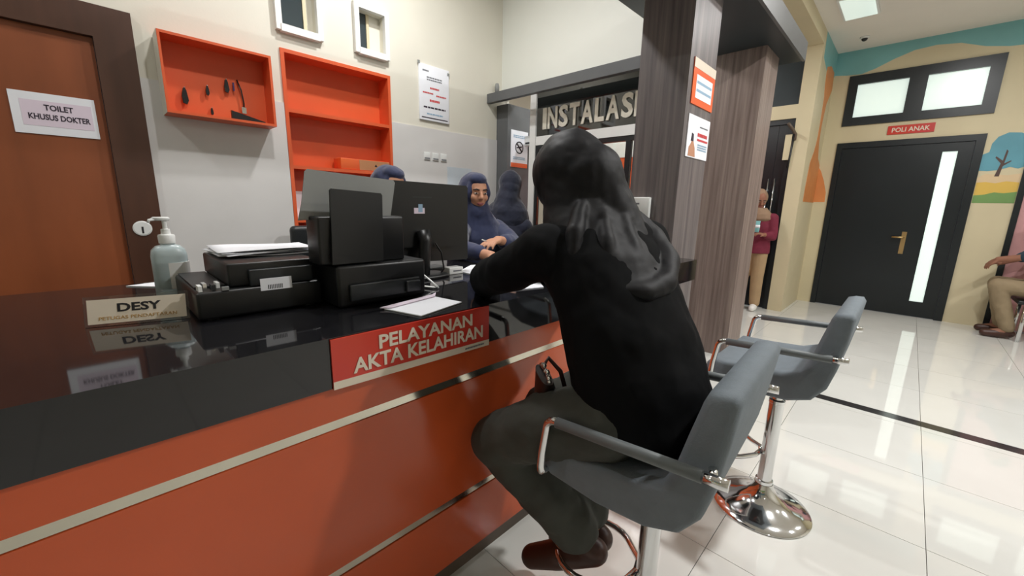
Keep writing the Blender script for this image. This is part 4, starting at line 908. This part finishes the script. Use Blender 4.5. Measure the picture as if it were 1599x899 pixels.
# ---------------------------------------------------------------- person in maroon in the passage
pm = thing('person', 'person in maroon top and khaki trousers standing in the passage by the black door', 'person', (5.95, 1.38, 0))
hc = V(5.95, 1.41, 1.43); hf = (-.55, -.35, -.3)
b = MB(); face_head(b, hc, hf); b.limb([hc-V(0, 0, .07), V(5.96, 1.40, 1.24), V(5.96, 1.40, 1.05), V(5.96, 1.40, .85)], [.05, .06, .10, .11])
arms_m = ((V(5.96, 1.235, 1.20), V(5.93, 1.205, .97), V(5.80, 1.27, 1.0)), (V(5.96, 1.56, 1.20), V(5.93, 1.60, .97), V(5.80, 1.5, 1.02)))
for A_, B_, C_ in arms_m: b.limb([V(5.96, 1.4, 1.2), A_, B_, C_], [.06, .05, .036, .027])
hand(b, arms_m[0][2], (-.6, .6, .2), (0, -.3, 1), -1, .6); hand(b, arms_m[1][2], (-.5, -.7, .2), (0, .3, 1), 1, .6)
for dy in (-.075, .075): b.limb([V(5.96, 1.4+dy, .82), V(5.95, 1.4+dy*1.1, .45), V(5.97, 1.4+dy*1.2, .08), V(5.86, 1.4+dy*1.3, .035)], [.085, .055, .038, .03])
b.remesh('body', 'skin_dark', pm, .007, 3); face_parts(pm, hc, hf)
j = MB(); j.loft([(5.96, 1.40, .755, .14, .18), (5.96, 1.40, .9, .125, .17), (5.96, 1.40, 1.1, .12, .165), (5.96, 1.40, 1.2, .105, .16), (5.96, 1.40, 1.27, .07, .08)], 28)
for A_, B_, C_ in arms_m: j.limb([V(5.96, 1.4, 1.19).lerp(A_, .7), A_, B_, B_.lerp(C_, .75)], [.068, .065, .05, .042])
fold(j.remesh('tunic', 'maroon', pm, .010, 6), .014, .09)
j = MB()
for dy in (-.075, .075): j.limb([V(5.96, 1.4, .82), V(5.96, 1.4+dy, .8), V(5.95, 1.4+dy*1.1, .45), V(5.97, 1.4+dy*1.2, .1)], [.1, .095, .075, .062])
j.remesh('trousers', 'khaki', pm, .010, 5)
for dy in (-.09, .09):
    sm = MB(); shoe(sm, V(5.97, 1.4+dy, .08), V(5.85, 1.4+dy*1.1, .04)); sm.remesh('shoe', 'white_trim', pm, .007, 3)
h = MB(); m_, s_, f_, u_p = frame(hf); h.ell(hc-f_*.03+u_p*.014, (.096, .104, .114), m_); h.ell(hc-f_*.05-u_p*.05, (.085, .08, .09), m_); h.loft([(5.95, 1.41, 1.33, .09, .09), (5.95, 1.40, 1.25, .12, .15), (5.95, 1.40, 1.19, .13, .17), (5.95, 1.4, 1.16, .11, .14)], 28)
fold(h.remesh('headscarf', 'tan_scarf', pm, .008, 4), .01, .07)
pg = thing('snack_pack', 'teal and white packet held by the person in maroon', 'packet', (5.76, 1.36, 1.02))
smooth_angle(MB().loft([(5.755, 1.37, 1.03, .012, .045), (5.752, 1.37, 1.08, .025, .052), (5.75, 1.37, 1.14, .022, .05), (5.748, 1.37, 1.17, .006, .052)], 24).build('packet', 'mural_blue', pg), 60)
MB().loft([(5.752, 1.37, 1.085, .0262, .0528), (5.75, 1.37, 1.12, .0256, .0524)], 24).build('white_band', 'paper', pg, True)

# ---------------------------------------------------------------- man seated at the right edge
bn = thing('waiting_bench', 'dark bench at the right edge under the seated man', 'bench', (6.8, -1.3, 0))
box('seat', 'black_door', bn, 6.58, 7.0, -1.95, -.93, .40, .44, .01); box('back', 'black_door', bn, 6.58, 7.0, -2.0, -1.955, .40, .85, .01)
for x_, y_ in ((6.62, -1.0), (6.96, -1.0), (6.62, -1.9), (6.96, -1.9)): MB().tube([(x_, y_, 0), (x_, y_, .40)], .018, 10).build('leg', 'chrome', bn, True)
mn = thing('person', 'man in dark teal shirt and khaki trousers seated at the right edge', 'person', (6.8, -1.25, .44))
hc = V(6.80, -1.12, 1.36); hf = (-.2, 1, -.1)
LH, LK, LA, LT = V(6.70, -1.18, .53), V(6.68, -.78, .57), V(6.70, -.92, .085), V(6.68, -.77, .04)
RH, RK, RA, RT = V(6.90, -1.18, .53), V(6.93, -.80, .57), V(6.95, -.90, .085), V(6.95, -.75, .04)
LS, LE, LW = V(6.62, -1.17, 1.12), V(6.62, -.98, .90), V(6.70, -.74, .84)
RS, RE, RW = V(6.99, -1.17, 1.12), V(7.02, -.98, .88), V(6.86, -.78, .80)
b = MB(); face_head(b, hc, hf); b.limb([hc-V(0, .02, .07), V(6.8, -1.18, 1.17), V(6.8, -1.19, 1.02), V(6.8, -1.21, .8), V(6.8, -1.21, .58)], [.055, .06, .115, .115, .12])
b.limb([V(6.8, -1.18, 1.13), LS, LE, LW], [.065, .055, .04, .03]); b.limb([V(6.8, -1.18, 1.13), RS, RE, RW], [.065, .055, .04, .03])
hand(b, LW, (.25, .7, -.65), (-.3, .6, .6), 1, .4); hand(b, RW, (-.5, .8, -.2), (0, .3, 1), -1, .4)
b.limb([LH, LK, LA, LT], [.085, .055, .04, .032]); b.limb([RH, RK, RA, RT], [.085, .055, .04, .032])
b.remesh('body', 'skin_dark', mn, .007, 3); face_parts(mn, hc, hf)
h = MB(); m_, s_, f_, u_p = frame(hf); h.ell(hc-f_*.02+u_p*.04, (.080, .092, .085), m_); h.remesh('hair', 'hair', mn, .008, 2)
j = MB(); j.loft([(6.8, -1.21, .56, .17, .13), (6.8, -1.20, .8, .175, .135), (6.8, -1.19, 1.02, .185, .135), (6.8, -1.18, 1.13, .175, .11), (6.8, -1.17, 1.2, .09, .075)], 28)
for A_, B_, C_ in ((LS, LE, LW), (RS, RE, RW)): j.limb([V(6.8, -1.18, 1.12).lerp(A_, .7), A_, B_, B_.lerp(C_, .25)], [.075, .07, .062, .055])
fold(j.remesh('shirt', 'teal', mn, .010, 6), .012, .09)
j = MB()
for H_, K, A in ((LH, LK, LA), (RH, RK, RA)): j.limb([V(6.8, -1.2, .54), H_, K, A+V(0, 0, .04)], [.1, .097, .075, .062])
fold(j.remesh('trousers', 'olive', mn, .010, 6), .012, .08)
for A, T_ in ((LA, LT), (RA, RT)):
    sm = MB(); shoe(sm, A, T_); sm.remesh('shoe', 'shoe_brown', mn, .007, 3)
